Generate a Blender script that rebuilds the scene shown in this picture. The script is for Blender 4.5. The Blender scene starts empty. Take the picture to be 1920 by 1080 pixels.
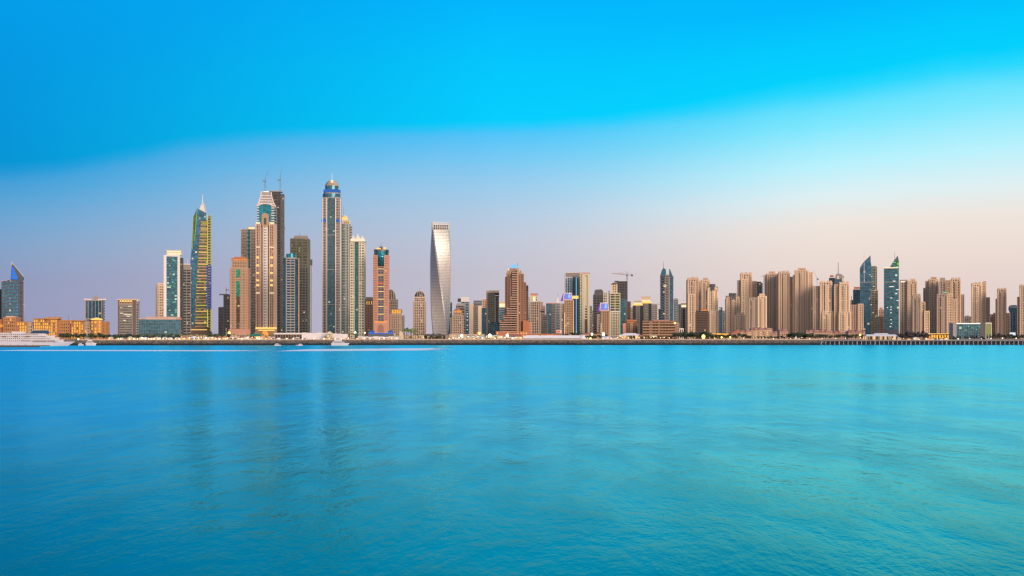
import bpy, math, random
from mathutils import Vector, noise
random.seed(7)
C = bpy.context.scene.collection
R = math.radians
sc = bpy.context.scene

# ------------------------------------------------------------------ camera
F = 2600.0        # focal length in photograph pixels (1920 wide)
YH = 630.7        # horizon row
H = 14.0          # eye height above the water
LAND = 8.0        # land level above the water
cd = bpy.data.cameras.new('camera')
cam = bpy.data.objects.new('camera', cd)
C.objects.link(cam)
cam.location = (0, 0, H)
cam.rotation_euler = (R(90), 0, 0)
cd.sensor_width = 36.0
cd.lens = 36.0 * F / 1920.0
cd.shift_y = (YH - 540.0) / 1920.0
cd.clip_start = 1.0
cd.clip_end = 90000.0
sc.camera = cam

# ------------------------------------------------------------------ view / render settings
sc.view_settings.view_transform = 'Standard'
sc.view_settings.look = 'None'
sc.view_settings.exposure = 0.0
sc.view_settings.gamma = 1.0
sc.render.engine = 'CYCLES'
sc.cycles.use_denoising = True
sc.cycles.filter_width = 1.35
sc.cycles.max_bounces = 5
sc.cycles.diffuse_bounces = 2
sc.cycles.glossy_bounces = 3
sc.cycles.transparent_max_bounces = 6
sc.cycles.sample_clamp_indirect = 4.0
sc.cycles.caustics_reflective = False
sc.cycles.caustics_refractive = False


def lin(r, g, b):
    f = lambda c: c / 12.92 if c <= 0.04045 else ((c + 0.055) / 1.055) ** 2.4
    return (f(r / 255.0), f(g / 255.0), f(b / 255.0), 1.0)


# ------------------------------------------------------------------ node helper
class NT:
    def __init__(s, tree):
        s.t = tree
        s.n = tree.nodes
        s.n.clear()

    def new(s, typ, ins=None, **kw):
        nd = s.n.new(typ)
        for k, v in kw.items():
            setattr(nd, k, v)
        if ins:
            for k, v in ins.items():
                s.put(nd.inputs[k], v)
        return nd

    def put(s, sock, v):
        if isinstance(v, bpy.types.NodeSocket):
            s.t.links.new(v, sock)
        else:
            sock.default_value = v

    def math(s, op, a, b=0.0, c=0.0, clamp=False):
        nd = s.n.new('ShaderNodeMath')
        nd.operation = op
        nd.use_clamp = clamp
        for i, v in enumerate((a, b, c)):
            s.put(nd.inputs[i], v)
        return nd.outputs[0]

    def maprange(s, v, a, b, c=0.0, d=1.0, smooth=True):
        nd = s.n.new('ShaderNodeMapRange')
        nd.interpolation_type = 'SMOOTHSTEP' if smooth else 'LINEAR'
        for i, x in enumerate((v, a, b, c, d)):
            s.put(nd.inputs[i], x)
        return nd.outputs[0]

    def ramp(s, fac, stops, interp='LINEAR'):
        nd = s.n.new('ShaderNodeValToRGB')
        nd.color_ramp.interpolation = interp
        e = nd.color_ramp.elements
        while len(e) < len(stops):
            e.new(0.5)
        for el, (p, c) in zip(e, stops):
            el.position = p
            el.color = c
        s.put(nd.inputs[0], fac)
        return nd.outputs[0]

    def mix(s, f, a, b, mode='MIX'):
        nd = s.n.new('ShaderNodeMixRGB')
        nd.blend_type = mode
        s.put(nd.inputs[0], f)
        s.put(nd.inputs[1], a)
        s.put(nd.inputs[2], b)
        return nd.outputs[0]


# ------------------------------------------------------------------ world: evening sky
SUN_AZ, SUN_EL = 146.0, 19.0
w = bpy.data.worlds.new('World')
sc.world = w
w.use_nodes = True
t = NT(w.node_tree)
tc = t.new('ShaderNodeTexCoord')
sep = t.new('ShaderNodeSeparateXYZ', {0: tc.outputs['Generated']})
wx, wy, wz = sep.outputs
az = t.math('MULTIPLY', t.math('ARCTAN2', wx, wy), 180 / math.pi)
el = t.math('MULTIPLY', t.math('ARCSINE', wz), 180 / math.pi)
el = t.math('ABSOLUTE', el)


def el_of(row):
    return math.degrees(math.atan((YH - row) / F))


def az_of(px):
    return math.degrees(math.atan((px - 960) / F))


# the soft edge between the deep blue of the upper sky and the pale veil under it
az01 = t.maprange(az, -24.0, 24.0, smooth=False)
nz = t.new('ShaderNodeTexNoise', {'Vector': tc.outputs['Generated'], 'Scale': 14.0, 'Detail': 4.0, 'Roughness': 0.55})
wob = t.math('MULTIPLY', t.math('SUBTRACT', nz.outputs[0], 0.5), 0.5)
edge = [(0, 340), (160, 320), (320, 286), (440, 264), (560, 250), (660, 242), (1000, 238), (1150, 229), (1280, 211),
        (1450, 190), (1600, 172), (1750, 158), (1920, 146)]
edge_el = t.ramp(az01, [((az_of(p) + 24) / 48, (el_of(r) / 15,) * 3 + (1,)) for p, r in edge], 'B_SPLINE')
edge_el = t.math('ADD', t.math('MULTIPLY', edge_el, 15.0), wob)
low = {  # position below the edge (0) down to the horizon (1)
    'l': [(0.0, (50, 150, 212)), (0.14, (80, 157, 211)), (0.30, (110, 160, 206)), (0.46, (129, 158, 198)), (0.66, (143, 150, 188)), (1.0, (152, 150, 186))],
    'c': [(0.0, (62, 196, 252)), (0.15, (122, 201, 244)), (0.28, (158, 204, 236)), (0.41, (182, 203, 226)), (0.54, (196, 200, 216)), (0.70, (200, 193, 206)), (1.0, (202, 191, 203))],
    'r': [(0.0, (66, 221, 255)), (0.14, (128, 234, 255)), (0.30, (188, 244, 255)), (0.43, (226, 242, 244)), (0.54, (243, 231, 222)), (0.65, (241, 223, 213)), (0.80, (233, 212, 206)), (1.0, (224, 204, 201))]}
high = {  # from the edge (0) up 14 degrees (1)
    'l': [(0.0, (0, 140, 208)), (0.28, (0, 147, 222)), (0.55, (0, 158, 236)), (1.0, (0, 140, 225))],
    'c': [(0.0, (0, 208, 255)), (0.18, (0, 200, 255)), (0.38, (0, 182, 255)), (1.0, (0, 150, 235))],
    'r': [(0.0, (0, 214, 255)), (0.12, (0, 204, 255)), (0.24, (0, 186, 255)), (1.0, (0, 152, 238))]}
dn = t.math('DIVIDE', t.math('SUBTRACT', edge_el, el), edge_el, clamp=True)
up = t.math('DIVIDE', t.math('SUBTRACT', el, edge_el), 14.0, clamp=True)
wr = t.maprange(az, -2.0, 14.0)
wl = t.maprange(az, -0.5, -21.5, smooth=False)


def three(d, f):
    l, c, r = (t.ramp(f, [(p, lin(*c)) for p, c in d[k]]) for k in 'lcr')
    return t.mix(wl, t.mix(wr, c, r), l)


bw = t.math('ADD', t.maprange(az, 0.0, 18.0, 0.36, 0.95), t.maprange(az, -4.0, -20.0, 0.0, 0.14))
below = t.maprange(t.math('SUBTRACT', edge_el, el), t.math('MULTIPLY', bw, -0.8), bw)
front = t.mix(below, three(high, up), three(low, dn))
# towards the zenith the blue deepens; behind the camera the west glows
front = t.mix(t.maprange(el, 18.0, 60.0), front, (0.02, 0.22, 0.56, 1))
back = t.ramp(t.math('DIVIDE', el, 90.0), [(0.0, (1.30, 0.86, 0.56, 1)), (0.12, (1.12, 0.86, 0.70, 1)), (0.3, (0.55, 0.62, 0.72, 1)), (1.0, (0.05, 0.25, 0.58, 1))])
sunward = t.math('COSINE', t.math('MULTIPLY', t.math('SUBTRACT', az, SUN_AZ + 20), math.pi / 180))
wb = t.maprange(sunward, -0.45, 0.75)
grad = t.mix(wb, front, back)
sky = t.new('ShaderNodeTexSky', sky_type='NISHITA')
sky.sun_disc = False
sky.sun_elevation = R(SUN_EL)
sky.sun_rotation = R(SUN_AZ)
skyc = t.mix(1.0, sky.outputs[0], (0.10, 0.7, 1.0, 1), 'MULTIPLY')
b1 = t.new('ShaderNodeBackground', {0: grad, 1: 0.96})
b2 = t.new('ShaderNodeBackground', {0: skyc, 1: 0.0})
b2.inputs[1].default_value = 0.005
ad = t.new('ShaderNodeAddShader', {0: b1.outputs[0], 1: b2.outputs[0]})
t.new('ShaderNodeOutputWorld', {0: ad.outputs[0]})

# ------------------------------------------------------------------ sun low in the west, to the right behind the camera
sl = bpy.data.lights.new('sun', 'SUN')
so = bpy.data.objects.new('sun', sl)
C.objects.link(so)
sl.energy = 3.5
sl.angle = R(28.0)
sl.color = (1.0, 0.785, 0.595)
sv = Vector((math.sin(R(SUN_AZ)) * math.cos(R(SUN_EL)), math.cos(R(SUN_AZ)) * math.cos(R(SUN_EL)), math.sin(R(SUN_EL))))
so.rotation_euler = sv.to_track_quat('Z', 'Y').to_euler()
so.location = (600, -400, 400)

# ------------------------------------------------------------------ materials
MATS = {}


def mat(name):
    m = bpy.data.materials.new(name)
    m.use_nodes = True
    MATS[name] = m
    return m, NT(m.node_tree)


def concrete(name, rgb, rough=0.8, var=0.16, metal=0.0):
    m, t = mat(name)
    tc = t.new('ShaderNodeTexCoord')
    oi = t.new('ShaderNodeObjectInfo')
    mp = t.new('ShaderNodeMapping', {0: tc.outputs['Object'], 3: (0.09, 0.09, 0.012)})
    n1 = t.new('ShaderNodeTexNoise', {'Vector': mp.outputs[0], 'Scale': 1.0, 'Detail': 5.0, 'Roughness': 0.6})
    f = t.math('ADD', t.math('MULTIPLY', t.math('SUBTRACT', n1.outputs[0], 0.5), var * 2.4), 1.0)
    f = t.math('ADD', f, t.math('MULTIPLY', t.math('SUBTRACT', oi.outputs['Random'], 0.5), var * 1.1))
    hs = t.new('ShaderNodeHueSaturation', {'Value': f, 'Color': tuple(rgb) + (1,)})
    p = t.new('ShaderNodeBsdfPrincipled', {'Base Color': hs.outputs[0], 'Roughness': rough, 'Metallic': metal})
    t.new('ShaderNodeOutputMaterial', {0: p.outputs[0]})
    return m


def glass(name, rgb, lit=0.05, cell=(4.5, 4.2), litc=(1.0, 0.74, 0.36), power=0.9, metal=0.45, rough=0.16, var=0.75):
    m, t = mat(name)
    tc = t.new('ShaderNodeTexCoord')
    oi = t.new('ShaderNodeObjectInfo')
    sp = t.new('ShaderNodeSeparateXYZ', {0: tc.outputs['Object']})
    k = lambda s, c: t.math('FLOOR', t.math('DIVIDE', s, c))
    cb = t.new('ShaderNodeCombineXYZ', {0: k(sp.outputs[0], cell[0]), 1: k(sp.outputs[1], cell[0]), 2: k(sp.outputs[2], cell[1])})
    wn = t.new('ShaderNodeTexWhiteNoise', {'Vector': cb.outputs[0], 'W': t.math('MULTIPLY', oi.outputs['Random'], 97.0)}, noise_dimensions='4D')
    se = t.new('ShaderNodeSeparateColor', {0: wn.outputs['Color']})
    on = t.math('LESS_THAN', se.outputs[0], lit if lit > 0.2 else lit * 0.28)
    mp = t.new('ShaderNodeMapping', {0: tc.outputs['Object'], 3: (0.03, 0.03, 0.012)})
    n1 = t.new('ShaderNodeTexNoise', {'Vector': mp.outputs[0], 'Scale': 1.0, 'Detail': 3.0})
    f = t.math('ADD', t.math('MULTIPLY', t.math('SUBTRACT', se.outputs[1], 0.5), var), 1.0)
    f = t.math('MULTIPLY', f, t.math('ADD', t.math('MULTIPLY', n1.outputs[0], 1.0), 0.5))
    hs = t.new('ShaderNodeHueSaturation', {'Value': f, 'Color': tuple(rgb) + (1,)})
    em = t.math('MULTIPLY', on, t.math('MULTIPLY', t.math('ADD', se.outputs[2], 0.25), power * 0.8))
    p = t.new('ShaderNodeBsdfPrincipled', {'Base Color': hs.outputs[0], 'Roughness': rough, 'Metallic': metal,
                                            'Emission Color': tuple(litc) + (1,), 'Emission Strength': em})
    t.new('ShaderNodeOutputMaterial', {0: p.outputs[0]})
    return m


def glow(name, rgb, power=1.0):
    m, t = mat(name)
    e = t.new('ShaderNodeEmission', {0: tuple(rgb) + (1,), 1: power})
    t.new('ShaderNodeOutputMaterial', {0: e.outputs[0]})
    return m


# walls (base colours, a few with light or shade put in)
concrete('sandstone', (0.60, 0.425, 0.305))
concrete('sandstone_pale', (0.72, 0.525, 0.37))
concrete('sandstone_grey', (0.42, 0.315, 0.255))  # also carries the shade of tower flanks in its colour
concrete('tan', (0.40, 0.255, 0.165))
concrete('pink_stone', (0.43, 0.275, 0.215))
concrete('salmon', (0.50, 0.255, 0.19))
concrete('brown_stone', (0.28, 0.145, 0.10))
concrete('brown_dark', (0.135, 0.082, 0.066))
concrete('mauve_stone', (0.36, 0.30, 0.285))
concrete('white_paint', (0.66, 0.61, 0.59), var=0.08)
concrete('cream', (0.60, 0.52, 0.38), var=0.08)
concrete('grey_concrete', (0.30, 0.27, 0.26))
concrete('grey_dark', (0.10, 0.095, 0.10))
concrete('taupe', (0.25, 0.215, 0.20))
concrete('hotel_floodlit', (0.42, 0.20, 0.09))  # golden floodlight put into the hotel wall colour
concrete('slate', (0.065, 0.085, 0.13))
concrete('moss_grey', (0.22, 0.215, 0.18))
concrete('charcoal', (0.035, 0.036, 0.048), rough=0.5)
concrete('navy_panel', (0.02, 0.05, 0.09), rough=0.4)
concrete('metal_panel', (0.60, 0.55, 0.53), rough=0.44, metal=0.45, var=0.1)
concrete('steel', (0.12, 0.13, 0.17), rough=0.5, metal=0.4)
concrete('roof_red', (0.36, 0.13, 0.10))
concrete('terracotta', (0.42, 0.15, 0.07))
concrete('roof_pink', (0.46, 0.23, 0.20))
concrete('tent_white', (0.72, 0.66, 0.68), var=0.05)
concrete('boat_white', (0.62, 0.56, 0.55), rough=0.35, var=0.04)
concrete('green_canvas', (0.02, 0.16, 0.10))
concrete('blue_canvas', (0.02, 0.10, 0.42))
concrete('timber', (0.20, 0.12, 0.08))
concrete('bark', (0.12, 0.08, 0.055))
concrete('pier_deck', (0.26, 0.21, 0.18))
concrete('pier_pile', (0.34, 0.31, 0.29))
# glass
glass('glass_teal', (0.04, 0.155, 0.225), lit=0.05, litc=(0.85, 0.95, 0.6))
glass('glass_teal_bright', (0.02, 0.20, 0.29), lit=0.04, litc=(0.9, 0.95, 0.7), metal=0.55)
glass('glass_blue', (0.04, 0.14, 0.24), lit=0.04)
glass('glass_blue_deep', (0.015, 0.06, 0.11), lit=0.03)
glass('glass_green', (0.04, 0.17, 0.15), lit=0.05, litc=(0.9, 0.95, 0.6))
glass('glass_emerald', (0.01, 0.30, 0.20), lit=0.02)
glass('glass_dark', (0.045, 0.05, 0.06), lit=0.06)
glass('glass_grey', (0.12, 0.125, 0.125), lit=0.05)
glass('glass_brown', (0.085, 0.06, 0.05), lit=0.05)
glass('glass_bronze', (0.13, 0.075, 0.05), lit=0.07)
glass('glass_window', (0.155, 0.10, 0.075), lit=0.035, metal=0.25, rough=0.3)
glass('glass_gold', (0.10, 0.06, 0.03), lit=0.45, litc=(1.0, 0.55, 0.10), power=1.5)
glass('glass_olive', (0.10, 0.115, 0.07), lit=0.12, litc=(0.95, 0.85, 0.4), power=0.6)
glass('glass_shop', (0.10, 0.07, 0.05), lit=0.6, cell=(4.0, 8.0), litc=(1.0, 0.62, 0.25), power=1.3)
glass('glass_matte', (0.30, 0.28, 0.28), lit=0.0, metal=0.0, rough=0.6)
glass('glass_boat', (0.02, 0.02, 0.03), lit=0.1, cell=(2.0, 2.0))
# lights, lit windows, and floodlit surfaces made to glow
glow('light_gold', (1.0, 0.62, 0.18), 1.25)
glow('light_warm', (1.0, 0.80, 0.50), 1.15)
glow('light_window', (1.0, 0.47, 0.06), 1.2)
glow('light_white', (1.0, 0.93, 0.82), 1.3)
glow('light_pink', (1.0, 0.42, 0.42), 1.0)
glow('light_rose', (1.0, 0.68, 0.58), 0.95)
glow('light_red', (1.0, 0.12, 0.10), 0.9)
glow('light_orange', (1.0, 0.36, 0.08), 1.1)
glow('neon_yellow', (0.80, 0.78, 0.06), 0.85)
glow('neon_green', (0.45, 0.75, 0.12), 0.75)
glow('neon_blue', (0.03, 0.12, 0.75), 0.9)
glow('neon_blue_soft', (0.07, 0.20, 0.62), 0.75)
glow('screen_blue', (0.04, 0.25, 0.95), 0.9)
glow('screen_cyan', (0.25, 0.65, 1.0), 1.0)
glow('screen_violet', (0.38, 0.30, 0.95), 0.8)
glow('screen_violet_side', (0.35, 0.12, 0.75), 0.6)
glow('screen_white', (0.85, 0.95, 1.0), 1.1)
glow('screen_green', (0.25, 0.85, 0.50), 0.8)
glow('lamp_glow', (1.0, 0.72, 0.40), 3.2)
glow('lamp_glow_yellow', (1.0, 0.70, 0.16), 3.5)
glow('lamp_glow_white', (1.0, 0.92, 0.72), 3.2)


def leafmat(name, a, b):
    m, t = mat(name)
    g = t.new('ShaderNodeNewGeometry')
    oi = t.new('ShaderNodeObjectInfo')
    f = t.math('ADD', t.math('MULTIPLY', g.outputs['Random Per Island'], 0.75), t.math('MULTIPLY', oi.outputs['Random'], 0.25))
    c = t.ramp(f, [(0.0, a + (1,)), (1.0, b + (1,))])
    p = t.new('ShaderNodeBsdfPrincipled', {'Base Color': c, 'Roughness': 0.7})
    t.new('ShaderNodeOutputMaterial', {0: p.outputs[0]})


leafmat('leaf_dark', (0.018, 0.040, 0.020), (0.07, 0.10, 0.045))
leafmat('leaf_plum', (0.035, 0.030, 0.035), (0.09, 0.075, 0.06))
leafmat('leaf_palm', (0.05, 0.085, 0.025), (0.16, 0.18, 0.06))
leafmat('leaf_palm_pale', (0.14, 0.18, 0.05), (0.30, 0.32, 0.12))  # paler leaf colour; lamplight on the lit palms is put into it

# ------------------------------------------------------------------ mesh builder


class MB:
    def __init__(s):
        s.v, s.f, s.m = [], [], []

    def prism(s, poly, z0, z1, mi=0, caps=True, poly2=None):
        n, b = len(poly), len(s.v)
        p2 = poly2 or poly
        s.v += [(x, y, z0) for x, y in poly] + [(x, y, z1) for x, y in p2]
        for i in range(n):
            j = (i + 1) % n
            s.f.append((b + i, b + j, b + n + j, b + n + i))
            s.m.append(mi)
        if caps:
            s.f.append(tuple(b + n + i for i in range(n)))
            s.f.append(tuple(b + i for i in reversed(range(n))))
            s.m += [mi, mi]

    def box(s, x0, x1, y0, y1, z0, z1, mi=0):
        s.prism([(x0, y0), (x1, y0), (x1, y1), (x0, y1)], z0, z1, mi)

    def outline(s, pts, y0, y1, mi=0):      # pts in (x, z), drawn as seen from the front, any winding
        a = sum(pts[i][0] * pts[(i + 1) % len(pts)][1] - pts[(i + 1) % len(pts)][0] * pts[i][1] for i in range(len(pts)))
        if a < 0:
            pts = pts[::-1]
        n, b = len(pts), len(s.v)
        s.v += [(x, y0, z) for x, z in pts] + [(x, y1, z) for x, z in pts]
        s.f.append(tuple(b + i for i in range(n)))
        s.f.append(tuple(b + n + i for i in reversed(range(n))))
        s.m += [mi, mi]
        for i in range(n):
            j = (i + 1) % n
            s.f.append((b + j, b + i, b + n + i, b + n + j))
            s.m.append(mi)

    def bar(s, p, q, w, w2=None, mi=0):
        p, q = Vector(p), Vector(q)
        d = (q - p).normalized()
        a = d.cross(Vector((0, 1, 0)))
        if a.length < 0.1:
            a = d.cross(Vector((1, 0, 0)))
        a.normalize()
        c = d.cross(a)
        w2 = w if w2 is None else w2
        b = len(s.v)
        for o, r in ((p, w / 2), (q, w2 / 2)):
            for sx, sy in ((-1, -1), (1, -1), (1, 1), (-1, 1)):
                s.v.append(tuple(o + a * sx * r + c * sy * r))
        for i in range(4):
            j = (i + 1) % 4
            s.f.append((b + i, b + j, b + 4 + j, b + 4 + i))
        s.f += [(b + 3, b + 2, b + 1, b), (b + 4, b + 5, b + 6, b + 7)]
        s.m += [mi] * 6

    def lathe(s, cx, cy, prof, n=16, mi=0):
        b = len(s.v)
        for r, z in prof:
            for k in range(n):
                a = 2 * math.pi * k / n
                s.v.append((cx + r * math.cos(a), cy + r * math.sin(a), z))
        up = prof[-1][1] > prof[0][1]
        for i in range(len(prof) - 1):
            for k in range(n):
                q = (b + i * n + k, b + i * n + (k + 1) % n, b + (i + 1) * n + (k + 1) % n, b + (i + 1) * n + k)
                s.f.append(q if up else q[::-1])
                s.m.append(mi)
        s.f.append(tuple(b + (len(prof) - 1) * n + k for k in (range(n) if up else reversed(range(n)))))
        s.f.append(tuple(b + k for k in (reversed(range(n)) if up else range(n))))
        s.m += [mi, mi]

    def build(s, name, mats, parent=None, smooth=False):
        me = bpy.data.meshes.new(name)
        me.from_pydata(s.v, [], s.f)
        for m in (mats if isinstance(mats, (list, tuple)) else [mats]):
            me.materials.append(MATS[m])
        for p, i in zip(me.polygons, s.m):
            p.material_index = i
        if smooth:
            me.polygons.foreach_set('use_smooth', [True] * len(me.polygons))
        me.update()
        o = bpy.data.objects.new(name, me)
        C.objects.link(o)
        if parent is not None:
            o.parent = parent
        return o


def inset(poly, d):
    n, out = len(poly), []
    for i in range(n):
        p0, p1, p2 = Vector(poly[i - 1]), Vector(poly[i]), Vector(poly[(i + 1) % n])
        e1, e2 = (p1 - p0).normalized(), (p2 - p1).normalized()
        n1, n2 = Vector((-e1.y, e1.x)), Vector((-e2.y, e2.x))
        k = 1.0 + n1.dot(n2)
        q = p1 + (n1 + n2) * (d / max(k, 0.3))
        out.append((q.x, q.y))
    return out


def tag(o, label, cat=None, group=None, kind=None):
    if label:
        o['label'] = label
    if cat:
        o['category'] = cat
    if group:
        o['group'] = group
    if kind:
        o['kind'] = kind
    return o


class T:
    """A thing standing at photograph column pc and distance Y; its parts are given in photograph columns and rows."""

    def __init__(s, name, label, cat, pc, Y, group=None, rot=True, z=LAND):
        s.pc, s.Y, s.z = pc, Y, z
        X = (pc - 960) * Y / F
        th = math.atan2(X, Y) if rot else 0.0
        s.sz = Y / F
        s.sx = s.sz * math.cos(th)
        s.e = bpy.data.objects.new(name, None)
        C.objects.link(s.e)
        s.e.location = (X, Y, z)
        s.e.rotation_euler = (0, 0, -th)
        tag(s.e, label, cat, group)

    def X(s, px):
        return (px - s.pc) * s.sx

    def Z(s, row):
        return H - (row - YH) * s.sz - s.z

    def fp(s, x0, x1, d=30.0, sh=0.0, y0=0.0, cut=0.0):
        a, b, h, c = s.X(x0), s.X(x1), sh * s.sx, cut * s.sx
        if c <= 0:
            return [(a, y0), (b, y0), (b + h, y0 + d), (a + h, y0 + d)]
        return [(a + c, y0), (b - c, y0), (b, y0 + c), (b + h, y0 + d - c), (b + h - c, y0 + d), (a + h + c, y0 + d), (a + h, y0 + d - c), (a, y0 + c)]

    def rnd(s, x0, x1, d=None, y0=0.0, n=16):
        cx, r = s.X((x0 + x1) / 2), (x1 - x0) / 2 * s.sx
        ry = (d or 2 * r) / 2
        return [(cx + r * math.cos(2 * math.pi * k / n - math.pi / 2), y0 + ry + ry * math.sin(2 * math.pi * k / n - math.pi / 2)) for k in range(n)]

    def par(s, p):
        return s.e if p is None else p

    def body(s, part, fp, top, bot=None, wall='sandstone', gl='glass_window', fh=5.0, slab=0.42, pier=4.0, pw=0.34, proud=0.9, parent=None, cap=True, parapet=1.2, topfp=None):
        z0 = 0.0 if bot is None else s.Z(bot)
        z1 = s.Z(top)
        fhm = fh * s.sz
        n = max(1, round((z1 - z0) / fhm))
        fhm = (z1 - z0) / n
        mb, mg = MB(), MB()
        mg.prism(inset(fp, proud), z0 + 0.05, z1 - 0.1)
        if slab > 0:
            for i in range(n):
                za = z0 + i * fhm
                mb.prism(fp, za, za + slab * fhm)
        if pier:
            for i in range(len(fp)):
                p, q = Vector(fp[i]), Vector(fp[(i + 1) % len(fp)])
                e = q - p
                L = e.length
                if L < 1.0:
                    continue
                e.normalize()
                o = Vector((e.y, -e.x))
                k = max(1, round(L / (pier * s.sx)))
                hw = pw * min(pier * s.sx, L / k) / 2
                for j in range(k + 1):
                    cpos = min(max(L * j / k, hw), L - hw)
                    a, b = p + e * (cpos - hw), p + e * (cpos + hw)
                    ri, ro = -o * (proud + 0.3), o * 0.22
                    mb.prism([tuple(a + ro), tuple(b + ro), tuple(b + ri), tuple(a + ri)], z0 + 0.02, z1 + parapet * 0.6)
        if cap:
            mb.prism(inset(fp, -0.12), z1 - slab * fhm * 0.5 - 0.4, z1 + parapet)
        o = mb.build(part, wall, s.par(parent))
        mg.build('glazing', gl, o)
        return o

    def box(s, part, x0, x1, r0, r1, m, y0=-0.5, y1=10.0, parent=None, z0=None):
        mb = MB()
        mb.box(s.X(x0), s.X(x1), y0, y1, s.Z(r1) if z0 is None else z0, s.Z(r0))
        return mb.build(part, m, s.par(parent))

    def out(s, part, pts, m, y0=-0.5, y1=10.0, parent=None):
        mb = MB()
        mb.outline([(s.X(x), s.Z(r)) for x, r in pts], y0, y1)
        return mb.build(part, m, s.par(parent))

    def prism(s, part, fp, r0, r1, m, parent=None, fp2=None):
        mb = MB()
        mb.prism(fp, s.Z(r1) if r1 is not None else 0.0, s.Z(r0), poly2=fp2)
        return mb.build(part, m, s.par(parent))

    def lathe(s, part, cx, prof, m, yc, n=18, parent=None, smooth=True):
        mb = MB()
        mb.lathe(s.X(cx), yc, [(max(r, 0.02) * s.sx, s.Z(w)) for r, w in prof], n)
        return mb.build(part, m, s.par(parent), smooth)

    def bar(s, part, x0, r0, x1, r1, wpx, m, y=0.0, w2=None, parent=None, y2=None):
        mb = MB()
        mb.bar((s.X(x0), y, s.Z(r0)), (s.X(x1), y if y2 is None else y2, s.Z(r1)), wpx * s.sx, None if w2 is None else w2 * s.sx)
        return mb.build(part, m, s.par(parent))

    def rail(s, part, pts, wpx, m, y=0.0, parent=None):
        mb = MB()
        for (a, b), (c, d) in zip(pts, pts[1:]):
            mb.bar((s.X(a), y, s.Z(b)), (s.X(c), y, s.Z(d)), wpx * s.sx)
        return mb.build(part, m, s.par(parent))

    def ball(s, part, x, r, rad, m, y=-1.0, parent=None):
        mb = MB()
        q = rad * s.sx
        mb.lathe(s.X(x), y, [(max(q * math.cos(a), 0.02), s.Z(r) + q * math.sin(a)) for a in [math.pi * (k / 6 - 0.5) for k in range(7)]], 10)
        return mb.build(part, m, s.par(parent), True)

    def plant(s, x0, x1, r0, r1, m='grey_concrete', y0=6.0, y1=16.0, part='roof_plant'):
        return s.box(part, x0, x1, r0, r1, m, y0, y1)

# ------------------------------------------------------------------ the setting: water, land
m, t = mat('sea_water')
tc = t.new('ShaderNodeTexCoord')
sp = t.new('ShaderNodeSeparateXYZ', {0: tc.outputs['Object']})
dist = t.math('SQRT', t.math('ADD', t.math('MULTIPLY', sp.outputs[0], sp.outputs[0]), t.math('MULTIPLY', sp.outputs[1], sp.outputs[1])))
mp1 = t.new('ShaderNodeMapping', {0: tc.outputs['Object'], 3: (0.40, 0.15, 0.1)})
n1 = t.new('ShaderNodeTexNoise', {'Vector': mp1.outputs[0], 'Scale': 1.0, 'Detail': 5.0, 'Roughness': 0.58, 'Distortion': 0.15})
mp2 = t.new('ShaderNodeMapping', {0: tc.outputs['Object'], 3: (0.085, 0.026, 0.01)})
n2 = t.new('ShaderNodeTexNoise', {'Vector': mp2.outputs[0], 'Scale': 1.0, 'Detail': 6.0, 'Roughness': 0.65, 'Distortion': 0.2})
bs = t.maprange(dist, 60.0, 1200.0, 0.12, 0.12, smooth=False)
hgt = t.math('ADD', t.math('MULTIPLY', n1.outputs[0], 0.4), t.math('MULTIPLY', n2.outputs[0], 4.0))
bmp = t.new('ShaderNodeBump', {'Strength': bs, 'Distance': 1.0, 'Height': hgt})
gust = t.maprange(n2.outputs[0], 0.40, 0.62)
mp3 = t.new('ShaderNodeMapping', {0: tc.outputs['Object'], 3: (0.014, 0.0060, 0.01)})
n3 = t.new('ShaderNodeTexNoise', {'Vector': mp3.outputs[0], 'Scale': 1.0, 'Detail': 6.0, 'Roughness': 0.62, 'Distortion': 0.3})
slick = t.math('MULTIPLY', t.maprange(n3.outputs[0], 0.44, 0.60), t.math('MULTIPLY', t.maprange(dist, 110.0, 260.0), t.maprange(dist, 900.0, 380.0)))
rd = t.ramp(t.math('DIVIDE', dist, 1000.0), [(0.08, (0.13,) * 3 + (1,)), (0.14, (0.155,) * 3 + (1,)), (0.22, (0.20,) * 3 + (1,)), (0.50, (0.262,) * 3 + (1,)), (1.0, (0.285,) * 3 + (1,))])
rough = t.math('ADD', rd, t.math('MULTIPLY', t.math('SUBTRACT', gust, 0.5), 0.035))
rough = t.math('ADD', rough, t.math('MULTIPLY', slick, -0.05))
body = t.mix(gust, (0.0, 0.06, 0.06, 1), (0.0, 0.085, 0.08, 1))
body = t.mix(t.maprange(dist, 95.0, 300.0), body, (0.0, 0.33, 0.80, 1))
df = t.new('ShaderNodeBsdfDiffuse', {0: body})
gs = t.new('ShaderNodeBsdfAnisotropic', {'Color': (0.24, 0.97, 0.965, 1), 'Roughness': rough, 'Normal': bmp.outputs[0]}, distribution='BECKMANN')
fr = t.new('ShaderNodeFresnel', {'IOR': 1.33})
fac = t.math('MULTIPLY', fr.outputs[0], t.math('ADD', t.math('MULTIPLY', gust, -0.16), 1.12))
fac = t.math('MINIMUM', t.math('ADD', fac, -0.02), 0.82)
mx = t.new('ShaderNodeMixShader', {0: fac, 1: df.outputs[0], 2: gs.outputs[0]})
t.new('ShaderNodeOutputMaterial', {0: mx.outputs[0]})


def sheet(name, xs, ys, z, m, label=None):
    mb = MB()
    for i in range(len(xs) - 1):
        for j in range(len(ys) - 1):
            b = len(mb.v)
            mb.v += [(xs[i], ys[j], z), (xs[i + 1], ys[j], z), (xs[i + 1], ys[j + 1], z), (xs[i], ys[j + 1], z)]
            mb.f.append((b, b + 1, b + 2, b + 3))
            mb.m.append(0)
    o = mb.build(name, m)
    tag(o, label, None, None, 'structure')
    return o


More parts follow.
